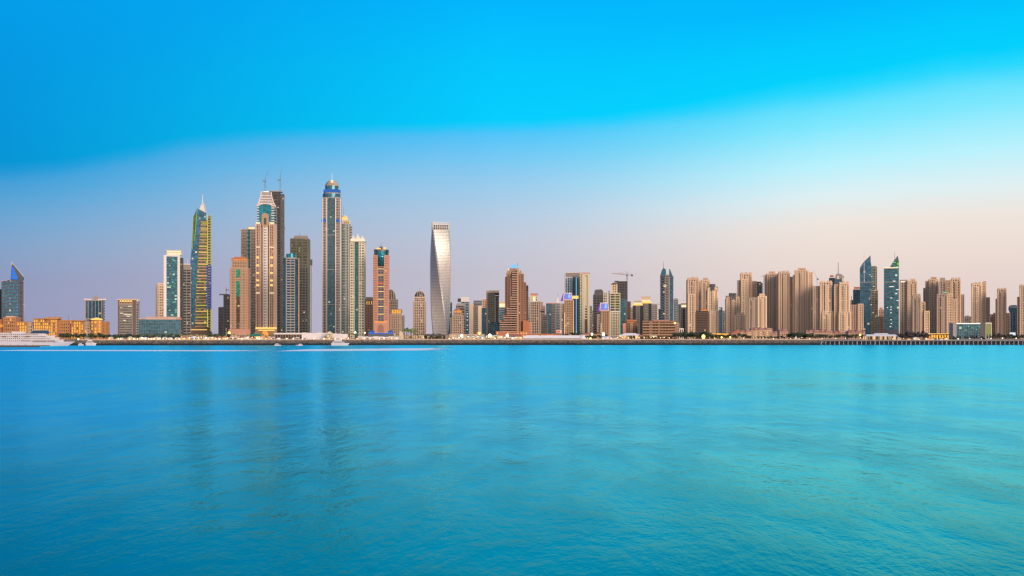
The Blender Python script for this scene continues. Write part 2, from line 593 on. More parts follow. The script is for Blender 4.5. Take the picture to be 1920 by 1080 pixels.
sheet('sea', [-30000, 30000], [-8000, 2700], 0.0, 'sea_water', 'turquoise sea water smoothed by a long exposure')

m, t = mat('land_sand')
tc = t.new('ShaderNodeTexCoord')
n1 = t.new('ShaderNodeTexNoise', {'Vector': tc.outputs['Object'], 'Scale': 0.02, 'Detail': 6.0})
c = t.ramp(n1.outputs[0], [(0.35, (0.20, 0.155, 0.12, 1)), (0.65, (0.32, 0.25, 0.19, 1))])
p = t.new('ShaderNodeBsdfPrincipled', {'Base Color': c, 'Roughness': 0.9})
t.new('ShaderNodeOutputMaterial', {0: p.outputs[0]})


def wx_of(px, Y):
    return (px - 960) * Y / F


# shoreline: photograph column -> distance of the water's edge
SHORE = [(-2600, 2150), (-400, 2150), (60, 2150), (140, 2170), (410, 2180), (560, 2230), (900, 2265), (1250, 2265), (1500, 2265), (1545, 2290), (1700, 2300), (2300, 2300), (4600, 2300)]


def shore_y(px):
    for (a, ya), (b, yb) in zip(SHORE, SHORE[1:]):
        if a <= px <= b:
            return ya + (yb - ya) * (px - a) / (b - a)
    return SHORE[0][1] if px < 0 else SHORE[-1][1]


mb = MB()
pts = [(wx_of(px, y), y + 14) for px, y in SHORE]
pts = [(-30000, pts[0][1])] + pts + [(30000, pts[-1][1])]
n = len(pts)
mb.v = [(x, y, LAND) for x, y in pts] + [(x, 60000.0, LAND) for x, y in pts] + [(x, y, -2.0) for x, y in pts]
for i in range(n - 1):
    mb.f.append((i, i + 1, n + i + 1, n + i))
    mb.f.append((2 * n + i, 2 * n + i + 1, i + 1, i))
    mb.m += [0, 0]
tag(mb.build('land', 'land_sand'), 'flat sandy land behind the shore', None, None, 'structure')

# rock revetment along the shore
m, t = mat('rock_armour')
g = t.new('ShaderNodeNewGeometry')
tc = t.new('ShaderNodeTexCoord')
sp = t.new('ShaderNodeSeparateXYZ', {0: tc.outputs['Object']})
n1 = t.new('ShaderNodeTexNoise', {'Vector': tc.outputs['Object'], 'Scale': 0.16, 'Detail': 6.0, 'Roughness': 0.75})
c = t.ramp(n1.outputs[0], [(0.3, (0.022, 0.020, 0.018, 1)), (0.66, (0.20, 0.155, 0.125, 1))])
wet = t.maprange(t.math('ADD', sp.outputs[2], t.math('MULTIPLY', n1.outputs[0], 2.0)), 2.2, 6.4)
c2 = t.mix(wet, (0.008, 0.012, 0.011, 1), c)
p = t.new('ShaderNodeBsdfPrincipled', {'Base Color': c2, 'Roughness': 0.85})
t.new('ShaderNodeOutputMaterial', {0: p.outputs[0]})


concrete('rock_pier_shade', (0.009, 0.010, 0.012), var=0.4)  # near-black base colour holds the shade behind and under the pier


def revetment(name, label, cat, px0, px1, prof, step=1.7, yoff=0.0, m='rock_armour', amp=1.5):
    """prof: list of (dy, z) from the water up; noise breaks it into boulders."""
    mb = MB()
    cols = int((px1 - px0) / step) + 1
    k = len(prof)
    for i in range(cols):
        px = px0 + (px1 - px0) * i / (cols - 1)
        y0 = shore_y(px) + yoff
        x = wx_of(px, y0)
        for j, (dy, z) in enumerate(prof):
            q = Vector((x * 0.33, j * 1.7, 3.1))
            a = amp if 0 < j < k - 1 else amp * 0.4
            mb.v.append((x + a * noise.noise(q + Vector((9, 0, 0))), y0 + dy + a * 1.6 * noise.noise(q), z + a * noise.noise(q * 1.3 + Vector((0, 5, 0)))))
    for i in range(cols - 1):
        for j in range(k - 1):
            a = i * k + j
            mb.f.append((a, a + k, a + k + 1, a + 1))
            mb.m.append(0)
    o = mb.build(name, m)
    tag(o, label, cat)
    return o


PROF = [(0, -1.5), (0.6, 0.3), (2.0, 1.4), (3.6, 2.3), (5.0, 3.5), (6.8, 4.4), (8.4, 5.5), (10.0, 6.3), (12.0, 7.2), (14.0, 7.8), (16.5, LAND + 0.02)]
revetment('breakwater', 'long dark rock breakwater along the water below the beach towers', 'breakwater', 408, 1552, PROF)
revetment('rock_quay', 'low brown rock bank along the shore left of the tall towers', 'breakwater', 138, 407.5, PROF, m='rock_armour')
revetment('rock_bank', 'dark shaded rocks on the shore behind the timber pier', 'breakwater', 1553, 2100, PROF, step=4, yoff=0.0, m='rock_pier_shade', amp=0.8)
revetment('dock_wall', 'rough dark shore wall behind the white cruise ship', 'wall', -500, 137.5, PROF, step=4)


def kerb_wall(name, label, px0, px1, m, dy=16.0, h=1.3, th=1.0, step=20):
    mb = MB()
    px = px0
    prev = None
    while True:
        y0 = shore_y(px) + dy
        x = wx_of(px, y0)
        b = len(mb.v)
        mb.v += [(x, y0, LAND - 0.5), (x, y0, LAND + h), (x, y0 + th, LAND + h), (x, y0 + th, LAND - 0.5)]
        if prev is not None:
            for q in range(3):
                mb.f.append((prev + q, b + q, b + q + 1, prev + q + 1))
                mb.m.append(0)
        prev = b
        if px >= px1:
            break
        px = min(px + step, px1)
    tag(mb.build(name, m), label, 'wall')


kerb_wall('promenade_wall', 'pale low wall along the top of the long breakwater', 414, 1540, 'sandstone_grey', h=1.5)
kerb_wall('promenade_wall', 'pale low wall on the bank left of the tall towers', 150, 413, 'sandstone', h=1.2)

# foam of a passing boat, drawn out by the exposure
m, t = mat('foam')
tc = t.new('ShaderNodeTexCoord')
sp = t.new('ShaderNodeSeparateXYZ', {0: tc.outputs['Generated']})
ed = t.math('MULTIPLY', t.maprange(sp.outputs[0], 0.0, 0.02), t.maprange(sp.outputs[0], 1.0, 0.82))
ey = t.math('MULTIPLY', t.maprange(sp.outputs[1], 0.0, 0.2), t.maprange(sp.outputs[1], 1.0, 0.8))
mp = t.new('ShaderNodeMapping', {0: tc.outputs['Object'], 3: (0.006, 0.02, 1)})
nn = t.new('ShaderNodeTexNoise', {'Vector': mp.outputs[0], 'Scale': 1.0, 'Detail': 3.0})
al = t.math('MULTIPLY', t.math('MULTIPLY', ed, ey), t.maprange(nn.outputs[0], 0.30, 0.58, 0.6, 1.0))
d = t.new('ShaderNodeBsdfDiffuse', {0: (0.86, 0.90, 0.92, 1)})
tr = t.new('ShaderNodeBsdfTransparent')
mx = t.new('ShaderNodeMixShader', {0: al, 1: tr.outputs[0], 2: d.outputs[0]})
t.new('ShaderNodeOutputMaterial', {0: mx.outputs[0]})



def wake(label, px0, px1, r0, r1, thick, name='boat_wake', m='foam'):
    mb = MB()
    k = 24
    for i in range(k + 1):
        u = i / k
        Y = H * F / (r0 + (r1 - r0) * u - YH)
        Y2 = H * F / (r0 + (r1 - r0) * u - thick - YH)
        x = wx_of(px0 + (px1 - px0) * u, Y)
        mb.v += [(x, Y, 0.06), (x, Y2, 0.06)]
    for i in range(k):
        a = 2 * i
        mb.f.append((a, a + 2, a + 3, a + 1))
        mb.m.append(0)
    o = mb.build(name, m)
    tag(o, label, 'wake', None, 'thing')


wake('bright white foam streak drawn across the water below the tallest tower', 500, 834, 659.4, 656.8, 4.4)
wake('thin white foam line on the water left of the bright streak', -30, 500, 657.8, 659.0, 2.0)

# ------------------------------------------------------------------ towers, from the left of the view
GEN = dict(wall='sandstone', gl='glass_window')


def beacon(a, x, r, m='light_red', rad=0.8, y=-1.5):
    return a.ball('beacon_light', x, r, rad, m, y)


# far left
a = T('office_tower', 'dark office tower cut by the left edge of the photo', 'tower', -4, 3650)
a.body('main_shaft', a.fp(-24, 3, 30), 543, wall='charcoal', gl='glass_blue_deep', fh=5, pier=9, slab=0.25)
a.plant(-16, -2, 538, 542, 'grey_dark')

a = T('office_tower', 'grey banded tower with a blue lit triangular crown beside the golden hotel', 'tower', 24, 3600)
a.body('main_shaft', a.fp(14, 34, 34), 526, wall='slate', gl='glass_blue', fh=6, slab=0.40, pier=0)
a.body('side_wing', a.fp(3, 14, 32, y0=1), 528, wall='charcoal', gl='glass_blue', fh=6, slab=0.18, pier=3, pw=0.2)
a.body('stair_core', a.fp(34, 44, 32, sh=1, y0=1), 520, wall='slate', gl='glass_dark', fh=9, slab=0.6, pier=10)
a.out('crown', [(19.5, 526), (22, 498), (24, 494), (44, 519), (44, 526)], 'charcoal', 3, 24)
a.out('crown_screen', [(20.5, 523), (22.8, 501), (25.5, 500), (33, 521), (31, 524)], 'screen_blue', 1.5, 2.9)
for r in (505, 510, 515, 520):
    a.bar('crown_fin', 20.5, r, 32 - (522 - r) * 0.36, r - 1, 0.9, 'navy_panel', 1.0)
a.rail('crown_edge', [(23, 493), (34, 506), (44, 518)], 0.7, 'light_rose', 2.0)
a.bar('spire', 22.5, 498, 22, 489, 1.0, 'light_rose', 4, 0.4)
for x, r in ((4, 527), (20, 527), (44.5, 527), (19, 570), (44.8, 571)):
    beacon(a, x, r, 'light_pink', 1.1)
a.bar('edge_light', 44.8, 530, 44.8, 602, 0.6, 'light_pink', -0.3)

# hotel in the Arabian manner, floodlit
HY = 2700
a = T('resort_hotel', 'long golden floodlit hotel with arched windows behind the cruise ship', 'hotel', 98, HY, rot=False)


def hotel_block(x0, x1, top, lit, cols, rows, y0=0.0, d=26, wall='hotel_floodlit', frame=0.55, tiers=True):
    o = a.body('wing', a.fp(x0, x1, d, y0=y0), top, wall=wall, gl='glass_bronze', fh=(634 - top) / rows, slab=0.5, pier=(x1 - x0) / max(cols, 1), pw=0.5, proud=0.7)
    w_ = (x1 - x0) / cols
    for i in range(cols):
        for j in range(rows):
            if random.random() < lit:
                h_ = (634 - top) / rows
                rr = top + h_ * j
                xx = x0 + w_ * i
                mb = MB()
                xa, xb = a.X(xx + 0.27 * w_), a.X(xx + 0.73 * w_)
                za, zb = a.Z(rr + h_ * 0.95), a.Z(rr + h_ * 0.30)
                arch = [(xa, za), (xb, za)] + [((xa + xb) / 2 + (xb - xa) / 2 * math.cos(q), zb + (xb - xa) * 0.45 * math.sin(q)) for q in (0, 0.8, 1.57, 2.35, 3.14)]
                mb.outline(arch, y0 - 0.3, y0 + 0.1)
                mb.build('window', 'light_window', o)
    return o


hotel_block(-40, 8, 600, 0.25, 12, 5, wall='terracotta')
hotel_block(8, 32, 596, 0.04, 6, 6, -6, wall='hotel_floodlit')
hotel_block(32, 51, 604, 0.65, 4, 5, -2, wall='hotel_floodlit')
hotel_block(51, 65, 605, 0.0, 3, 5, 2, wall='sandstone_grey')  # this wing's shadow is put into a greyer wall
hotel_block(65, 90, 598, 0.6, 6, 6, -6, wall='hotel_floodlit')
hotel_block(90, 110, 599, 0.75, 5, 6, -9, wall='hotel_floodlit')
hotel_block(110, 135, 601, 0.05, 6, 6, 0, wall='hotel_floodlit')
hotel_block(135, 158, 602.5, 0.7, 5, 6, -5, wall='hotel_floodlit')
hotel_block(158, 172, 604, 0.12, 3, 6, 1, wall='sandstone_grey')
a.box('roof', 87, 113, 594.8, 598.6, 'hotel_floodlit', -11, 8)
a.box('roof', 12, 27, 592.5, 596, 'sandstone', -4, 12)
a.box('roof', 64, 90, 597, 598.2, 'hotel_floodlit', -8, 10)
a.box('roof', 134, 159, 600.6, 602.2, 'hotel_floodlit', -7, 10)
for x in (104, 128, 46):
    a.bar('flagpole', x, 603, x, 590, 0.4, 'steel', 2)
tw = a.prism('round_tower', a.rnd(171, 192, 18, -9, 20), 599.5, None, 'hotel_floodlit')
a.lathe('tower_roof', 181.5, [(11.2, 600), (10.4, 598.4), (6, 596.6), (0.5, 595.6)], 'light_gold', 0.0)  # roof itself glows in place of floodlight on it
for j in range(5):
    for x in (175.2, 181.6, 188.0):
        if (j, x) in ((3, 175.2), (1, 181.6), (4, 188.0)):
            continue
        yy = -9 + 9 - math.sqrt(max(1 - ((x - 181.5) / 10.5) ** 2, 0)) * 9
        a.box('window', x - 1.7, x + 1.7, 602.5 + j * 6, 606.4 + j * 6, 'light_window', yy - 0.3, yy + 1.5, tw)
a.body('end_wing', a.fp(190, 198, 22, sh=1, y0=1), 604, wall='hotel_floodlit', gl='glass_bronze', fh=5, pier=2.6, pw=0.5)

a = T('office_tower', 'dark blue block with pale vertical fins and pink roof wings behind the golden hotel', 'tower', 178, 3300)
a.body('main_shaft', a.fp(160, 191, 30, sh=4), 562.5, wall='grey_concrete', gl='glass_blue_deep', fh=40, slab=0.06, pier=6.2, pw=0.16)
a.body('side_band', a.fp(186, 194.5, 26, sh=2.5, y0=2), 563, wall='grey_dark', gl='glass_dark', fh=5, slab=0.4, pier=0)
a.out('roof_wing', [(156.5, 560), (172, 560.6), (172, 562.5), (160, 562.5)], 'light_rose', -1, 24)  # wings made emissive to stand for pink light on them
a.out('roof_wing', [(183, 560.6), (200, 560), (197, 562.5), (183, 562.5)], 'light_rose', -1, 24)
a.plant(175.5, 186.5, 555.5, 562, 'taupe')
a.bar('antenna', 180, 556, 180, 549, 0.5, 'steel', 8)
a.bar('fin', 163.5, 562, 163.5, 634, 0.7, 'grey_concrete', -0.8)

a = T('office_tower', 'brown office slab with horizontal bands and an open gold roof frame', 'tower', 241, 3100)
a.body('main_shaft', a.fp(223, 248.5, 28), 571, wall='taupe', gl='glass_grey', fh=4.6, slab=0.52, pier=0)
a.body('roof_terrace', a.fp(223, 248.5, 26), 563.5, 571, wall='tan', gl='glass_dark', fh=7.5, slab=0.3, pier=5, pw=0.3)
a.box('stair_core', 248.7, 255, 561.5, 634, 'brown_dark', -0.3, 22)
a.box('side_frame', 221, 223.4, 561.5, 634, 'brown_dark', -0.6, 24)
a.body('side_wing', a.fp(255, 260, 24, sh=2), 566, wall='taupe', gl='glass_dark', fh=4.6, slab=0.5, pier=0)
a.box('roof_slab', 220, 262, 560.6, 562.6, 'sandstone', -2, 26)
a.box('roof_light', 225, 247, 563.2, 566.2, 'light_gold', -0.2, 1.0)
for x0, x1, r in ((225, 231, 586.5), (232, 238, 589), (236, 247, 589.6), (238, 243, 592.4), (240, 247, 573.6), (231, 236, 600)):
    a.box('lit_office', x0, x1, r, r + 1.3, 'light_warm', -0.25, 0.4)
for x in (221.5, 254):
    beacon(a, x, 561, 'light_pink', 1.0)
beacon(a, 258, 563.5, 'light_white', 0.9)

a = T('office_block', 'low teal glass office block with a pale rooftop slab', 'building', 300, 2850)
a.body('main_block', a.fp(260, 338, 34, sh=2), 599, wall='steel', gl='glass_teal', fh=6.5, slab=0.10, pier=3.1, pw=0.16, proud=0.4)
a.box('roof_slab', 259.5, 341, 597.2, 598.8, 'pink_stone', -1, 33)
a.box('penthouse', 275, 338, 593.8, 597.0, 'pink_stone', 4, 28)
a.box('roof_trim', 275, 330, 597.6, 598.6, 'light_rose', -1.3, -1.05)

a = T('apartment_tower', 'pale beige plain tower behind the low teal glass block', 'tower', 300, 3600)
a.body('main_shaft', a.fp(295.5, 309.5, 30), 532, wall='sandstone_pale', gl='glass_grey', fh=5, slab=0.55, pier=3.2, pw=0.5)
a.box('side_wall', 291.8, 295.4, 533, 634, 'grey_concrete', 1, 28)
a.plant(296, 306, 530.4, 532, 'sandstone_pale')

a = T('office_tower', 'white framed tower of dark teal glass with a lit beige crown', 'tower', 324, 3300)
a.box('frame_pier', 307, 312, 481, 634, 'white_paint', -1.2, 28)
a.box('frame_pier', 332.8, 337.5, 481, 634, 'white_paint', -1.2, 28)
a.box('frame_lintel', 307, 337.5, 478.4, 481, 'white_paint', -1.3, 28)
a.body('main_shaft', a.fp(312, 332.8, 27), 481, wall='navy_panel', gl='glass_teal', fh=5.2, slab=0.2, pier=0)
a.body('side_face', a.fp(337.6, 342.5, 25, sh=1.5, y0=2), 484, wall='charcoal', gl='glass_dark', fh=5, slab=0.2, pier=5, pw=0.2)
a.box('crown', 312, 340.5, 472.4, 478.3, 'cream', 1, 20)
a.box('crown_cap', 310.5, 341, 468.8, 470.4, 'cream', 0, 22)
a.box('crown_glow', 312.8, 339.5, 470.4, 472.4, 'light_warm', 1.5, 18)  # emissive strip standing in for floodlight on the crown
a.box('crown_glow', 314, 338, 474, 477.5, 'light_warm', 0.7, 0.95)
for x, r in ((324, 486), (327, 488), (318, 497), (315, 519), (324, 528), (328, 531), (320, 535), (327, 536), (324, 547), (314, 561), (325, 566), (328, 565), (318, 581), (330, 580), (324, 590), (316, 593)):
    a.box('lit_office', x - 1.5, x + 1.6, r, r + 1.8, 'screen_green', 0.55, 0.8)
a.body('lower_front', a.fp(332, 339, 8, y0=-4), 598, wall='white_paint', gl='glass_dark', fh=4, slab=0.4, pier=3.5, pw=0.4)

a = T('apartment_tower', 'dark brown tower with thin slabs just left of the neon edged tower', 'tower', 349, 3500)
a.body('main_shaft', a.fp(341, 358, 30), 505, wall='taupe', gl='glass_dark', fh=5.2, slab=0.34, pier=8, pw=0.14)
a.box('crown', 343, 357.5, 496, 505, 'taupe', 1, 26)
a.box('roof_trim', 343, 357.5, 494.4, 496, 'light_rose', 0.5, 24)
a.bar('antenna', 352, 494, 352, 484, 0.6, 'light_rose', 6)

# sail shaped tower with neon edges
a = T('neon_tower', 'curved blue glass tower edged in yellow and blue neon', 'tower', 376, 3600)
edgeL = [(634, 352.8), (600, 353.0), (560, 353.6), (520, 355.2), (490, 357.2), (460, 359.8), (430, 362.2), (404, 364.0)]
pl = [(x, r) for r, x in edgeL]
a.out('glass_sail', pl + [(369.5, 390.5), (386.5, 399), (386.5, 412), (377, 413), (371.5, 480), (367, 560), (364.5, 634)], 'glass_blue', 0.6, 30)
prev = None
banded = [(364.5, 634), (367, 560), (369.5, 515), (371.5, 480), (374.5, 440), (377, 412.6)]
mb, mg = MB(), MB()
mg.outline([(a.X(x), a.Z(r)) for x, r in banded] + [(a.X(388.5), a.Z(412.6)), (a.X(388.5), a.Z(634))], 0.9, 29)


def bx_at(r):
    for (xa, ra), (xb, rb) in zip(banded, banded[1:]):
        if rb <= r <= ra:
            return xa + (xb - xa) * (ra - r) / (ra - rb)
    return 364.5


r = 630.0
while r > 414:
    x0 = bx_at(r - 1.5)
    mb.box(a.X(x0), a.X(388.6), -0.6, 29.5, a.Z(r), a.Z(r - 2.3))
    r -= 5.6
o = mb.build('balcony_front', 'tan', a.e)
mg.build('glazing', 'glass_olive', o)
for i, r in enumerate(range(418, 626, 11)):
    if i % 5 != 3:
        a.box('floor_light', bx_at(r) + 1, 388, r, r + 1.0, 'light_gold' if i % 2 else 'neon_yellow', -0.95, -0.7)
a.body('stair_spine', a.fp(388.7, 396, 24, sh=1.0, y0=-0.5), 404.5, wall='taupe', gl='glass_dark', fh=5, slab=0.5, pier=0)
for x, w_ in ((389.3, 1.5), (395.6, 1.2)):
    a.bar('neon_strip', x, 402, x, 497, w_, 'neon_yellow', -1.4)
    a.bar('neon_strip', x, 497, x, 580, w_, 'neon_blue', -1.4)
    a.bar('neon_strip', x, 580, x, 634, w_, 'neon_yellow', -1.4)
a.out('side_fin', [(361.2, 430), (362, 405), (367, 402), (367.5, 420), (363, 452), (360.5, 470), (359.4, 462)], 'glass_olive', -2, 20)
a.rail('neon_strip', [(364.5, 452), (366.8, 430), (368.5, 405), (369.8, 391)], 1.0, 'neon_green', -2.4)
a.rail('neon_strip', [(360.6, 468), (361.4, 440), (362.4, 404)], 0.8, 'neon_green', -2.4)
a.rail('neon_strip', [(353.4, 580), (355, 525), (357.4, 490), (360.4, 458)], 0.8, 'neon_blue_soft', 0.2)
a.bar('neon_strip', 352.9, 634, 353.3, 580, 0.8, 'neon_yellow', 0.2)
a.out('crown', [(374.5, 393), (377, 385), (379, 383.5), (383, 382), (386, 392), (386.5, 399)], 'white_paint', 6, 18)
a.rail('crown_frame', [(374, 392), (377, 384.5), (379.8, 378.5), (383, 382.5), (387, 398)], 0.8, 'light_rose', 4)
a.bar('spire', 379.8, 384, 379.8, 363.5, 1.9, 'white_paint', 11, 0.7)
a.box('podium', 352, 391, 613, 634, 'brown_dark', -6, 32)
a.box('podium_light', 356, 388, 617.6, 619, 'light_gold', -6.4, -6.05)

# unfinished towers
a = T('unfinished_tower', 'dark unfinished tower with a small crane on top beside the tan tower', 'tower', 420, 3900)
a.body('main_shaft', a.fp(419, 432, 28), 553, wall='charcoal', gl='glass_dark', fh=5, slab=0.3, pier=6, pw=0.2)
a.body('lower_wing', a.fp(409.5, 419, 26), 577.5, wall='charcoal', gl='glass_dark', fh=5, slab=0.3, pier=5, pw=0.2)
a.box('roof_frame', 411, 430, 551, 553, 'grey_dark', 3, 20)
a.box('roof_frame', 409.5, 419, 575.5, 577.3, 'grey_dark', 3, 20)

a = T('apartment_tower', 'tan tower with a green glass strip and an orange lit top', 'tower', 449, 3450)
a.body('main_shaft', a.fp(431, 465, 30, sh=4), 503, wall='tan', gl='glass_window', fh=5.0, slab=0.5, pier=3.4, pw=0.42)
a.body('upper_shaft', a.fp(434.5, 464, 24, sh=2, y0=1), 486.5, 503, wall='tan', gl='glass_window', fh=5, slab=0.5, pier=4.9, pw=0.45)
a.box('crown', 434, 465, 483.6, 486.4, 'terracotta', 0.4, 24)
a.box('crown_cap', 439, 460, 481.6, 483.5, 'terracotta', 2, 22)
a.box('crown_glow', 437, 463, 486.6, 488, 'light_orange', 0.2, 0.8)
a.box('glass_strip', 443.4, 449.6, 504.5, 520, 'glass_emerald', -1.0, 1)
a.box('glass_strip', 443.4, 449.6, 527, 556, 'glass_emerald', -1.0, 1)
a.box('glass_strip', 443.4, 449.6, 556.2, 606, 'glass_brown', -0.8, 1)
a.box('portal', 443.6, 448.8, 607, 616, 'charcoal', -1.2, 1)
for x in (432, 439, 453, 460.5):
    a.bar('pier', x, 503, x, 634, 1.4, 'pink_stone', -0.7)
a.box('side_face', 465.2, 469, 503, 634, 'brown_stone', 1.5, 26)
a.box('podium', 429, 469, 617, 634, 'salmon', -5, 20)

a = T('apartment_tower', 'grey beige tower with a lit roof corner behind the tan tower', 'tower', 465, 4000)
a.body('main_shaft', a.fp(452, 463.4, 30), 430.5, wall='sandstone_grey', gl='glass_grey', fh=5.2, slab=0.45, pier=3, pw=0.4)
a.body('side_wing', a.fp(469.6, 481, 30, sh=2), 430.5, wall='sandstone_grey', gl='glass_grey', fh=5.2, slab=0.45, pier=3, pw=0.4)
a.body('glass_strip', a.fp(463.4, 469.6, 26, y0=1.2), 430, wall='navy_panel', gl='glass_green', fh=8, slab=0.25, pier=0)
a.box('crown', 465, 478, 424.4, 430, 'sandstone_pale', 2, 22)
a.box('crown_glow', 466, 477.4, 426, 429.6, 'light_warm', 1.4, 1.95)  # glowing panel in place of floodlit crown wall
a.box('parapet', 452, 478, 429.2, 430.6, 'sandstone', -0.3, 6)

# the pagoda crowned tower
a = T('pagoda_tower', 'pink stone tower with a pagoda shaped crown under two cranes', 'tower', 500, 3500)
a.body('left_pier', a.fp(479.8, 489.5, 30), 419, wall='pink_stone', gl='glass_brown', fh=5.2, slab=0.30, pier=4.8, pw=0.45)
a.body('right_pier', a.fp(505, 514, 30, sh=1), 419, wall='pink_stone', gl='glass_brown', fh=5.2, slab=0.30, pier=4.5, pw=0.45)
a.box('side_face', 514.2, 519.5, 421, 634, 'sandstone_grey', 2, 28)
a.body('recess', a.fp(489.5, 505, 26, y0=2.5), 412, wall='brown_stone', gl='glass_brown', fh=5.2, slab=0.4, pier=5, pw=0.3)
a.body('bay_window', a.fp(492.2, 502.4, 6, y0=-2.0, cut=2.0), 414, wall='white_paint', gl='glass_bronze', fh=5.2, slab=0.42, pier=3.2, pw=0.36)
a.out('arch', [(490.5, 424), (490.5, 404), (492.5, 401), (497.2, 399.4), (502, 401), (504, 404), (504, 424)], 'tan', -2.6, 3)
a.box('arch_window', 494.8, 499.4, 409, 421, 'charcoal', -2.9, -2.65)
a.out('glass_crown', [(486, 405), (486, 386), (490, 384.2), (497, 383.6), (505, 384.2), (508.5, 386), (508.5, 405), (508.5, 419), (486, 419)], 'glass_teal_bright', -0.6, 26)
a.body('corner_stack', a.fp(482, 486, 24, y0=0), 386, 419, wall='white_paint', gl='glass_teal', fh=5, slab=0.36, pier=0)
a.body('corner_stack', a.fp(508.6, 514.5, 24, sh=1, y0=0), 386, 419, wall='white_paint', gl='glass_teal', fh=5, slab=0.36, pier=0)
a.body('corner_stack', a.fp(514.6, 518.5, 20, sh=1, y0=3), 389, 421, wall='grey_concrete', gl='glass_dark', fh=5, slab=0.36, pier=0)
a.out('crown', [(483, 386), (486.5, 378), (489.4, 369), (490.8, 360), (508, 360), (509, 369), (511.6, 378), (515, 386)], 'grey_concrete', 2, 24)
for r in (366, 371, 376, 381):
    a.box('crown_slab', 490.4 - (r - 360) * 0.22, 508.4 + (r - 360) * 0.22, r, r + 1.6, 'white_paint', 1.0, 1.9)
a.rail('crown_edge', [(482, 387), (485.5, 379), (488.8, 369), (490.2, 358.5)], 1.9, 'light_rose', 1.0)
a.rail('crown_edge', [(517, 387), (512.6, 379), (509.6, 369), (508.4, 360)], 1.9, 'light_rose', 1.0)
a.rail('crown_edge', [(484, 386), (490, 382.6), (497, 381.6), (505, 382.6), (514, 386)], 1.4, 'light_rose', -0.9)
a.box('crown_roof', 494, 504, 357.8, 360, 'light_white', 6, 18)
for r in (416.5, 418.8, 462.5, 548.5):
    a.box('light_band', 479.4, 487.6, r, r + 1.7, 'light_warm', -0.7, 0.3)
    a.box('light_band', 505.2, 514.4, r, r + 1.7, 'light_warm', -0.7, 0.3)
for r in (481, 496, 510, 524, 533):
    for x0 in (480.6, 506.6):
        a.box('lit_panel', x0, x0 + 5.2, r, r + 3.6, 'light_gold', -0.4, 0.2)
for x in (479.9, 487.4, 505.2, 513.6):
    a.bar('pier', x, 419, x, 616, 0.9, 'sandstone_pale', -0.5)
a.box('podium', 479, 519, 616, 634, 'tan', -6, 30)
a.box('podium_light', 479, 519, 613.8, 616.8, 'light_gold', -6.6, -2)
a.out('podium_arch', [(491, 634), (491, 625), (494, 621), (500, 621), (503, 625), (503, 634)], 'light_orange', -6.5, -6.05)
a.box('canopy', 485, 515, 618.5, 620.5, 'light_gold', -10, -6)

a = T('unfinished_tower', 'tall dark unfinished tower behind the pagoda crowned tower', 'tower', 520, 3800)
a.body('main_shaft', a.fp(505, 526.5, 34), 360, wall='charcoal', gl='glass_dark', fh=5.2, slab=0.28, pier=7, pw=0.2)
a.body('side_face', a.fp(526.6, 532.4, 30, sh=1, y0=2), 364, wall='grey_dark', gl='glass_grey', fh=30, slab=0.15, pier=3, pw=0.3)
a.box('scaffold_top', 507, 530, 357.4, 359.6, 'grey_concrete', 2, 28)
a.box('hoist', 532.6, 534.4, 425, 430, 'steel', 4, 10)
a.bar('hoist_mast', 532.9, 370, 532.9, 634, 0.6, 'steel', 6)


def luffing_crane(label, x, base, cab, tipx, tipr, Y, z_rows, group=None):
    c_ = T('tower_crane', label, 'crane', x, Y, group)
    z = c_.Z(base)
    c_.e.location.z += z
    mk = MB()
    s = c_.sz
    hcab = (base - cab) * s
    wd = 1.5
    for sx, sy in ((-1, -1), (1, -1), (1, 1), (-1, 1)):
        mk.bar((sx * wd, sy * wd, 0), (sx * wd, sy * wd, hcab), 0.7)
    q, k = 0.0, 0
    while q < hcab - 3:
        mk.bar((-wd if k % 2 else wd, -wd, q), (wd if k % 2 else -wd, -wd, q + 3), 0.45)
        mk.bar((-wd, -wd if k % 2 else wd, q), (-wd, wd if k % 2 else -wd, q + 3), 0.45)
        q += 3
        k += 1
    mk.build('mast', 'steel', c_.e)
    mk = MB()
    mk.box(-2.2, 2.2, -2, 2, hcab, hcab + 3.2)
    mk.build('cab', 'steel', c_.e)
    mk = MB()
    tx, tz = (tipx - x) * c_.sx, hcab + (cab - tipr) * s
    for o in (-0.8, 0.8):
        mk.bar((0, o, hcab + 2.5), (tx, o, tz), 0.7, 0.35)
    mk.bar((0, 0, hcab + 4.2), (tx, 0, tz + 0.6), 0.6, 0.3)
    mk.build('jib', 'steel', c_.e)
    mk = MB()
    mk.box(-5.5 * (1 if tx > 0 else -1) - 1.6, -5.5 * (1 if tx > 0 else -1) + 1.6, -1.5, 1.5, hcab + 0.5, hcab + 3.4)
    mk.bar((0, 0, hcab + 2.6), (-5.5 * (1 if tx > 0 else -1), 0, hcab + 2.6), 1.0)
    mk.build('counterweight', 'steel', c_.e)
    mk = MB()
    mk.bar((0, 0, hcab + 3), (-1.2 * (1 if tx > 0 else -1), 0, hcab + 12), 0.6)
    mk.bar((-1.2 * (1 if tx > 0 else -1), 0, hcab + 12), (tx * 0.8, 0, hcab + (tz - hcab) * 0.8), 0.25)
    mk.build('apex_frame', 'steel', c_.e)
    return c_


luffing_crane('luffing crane with raised jib standing behind the pagoda crown', 497.2, 360, 341, 503, 319, 3815, 0)
luffing_crane('slender luffing crane on the right of the dark unfinished roof', 525.4, 359, 339, 528.8, 311, 3822, 0)
luffing_crane('tiny luffing crane on the low dark unfinished tower', 424.5, 552, 545, 422.6, 538, 3905, 0)

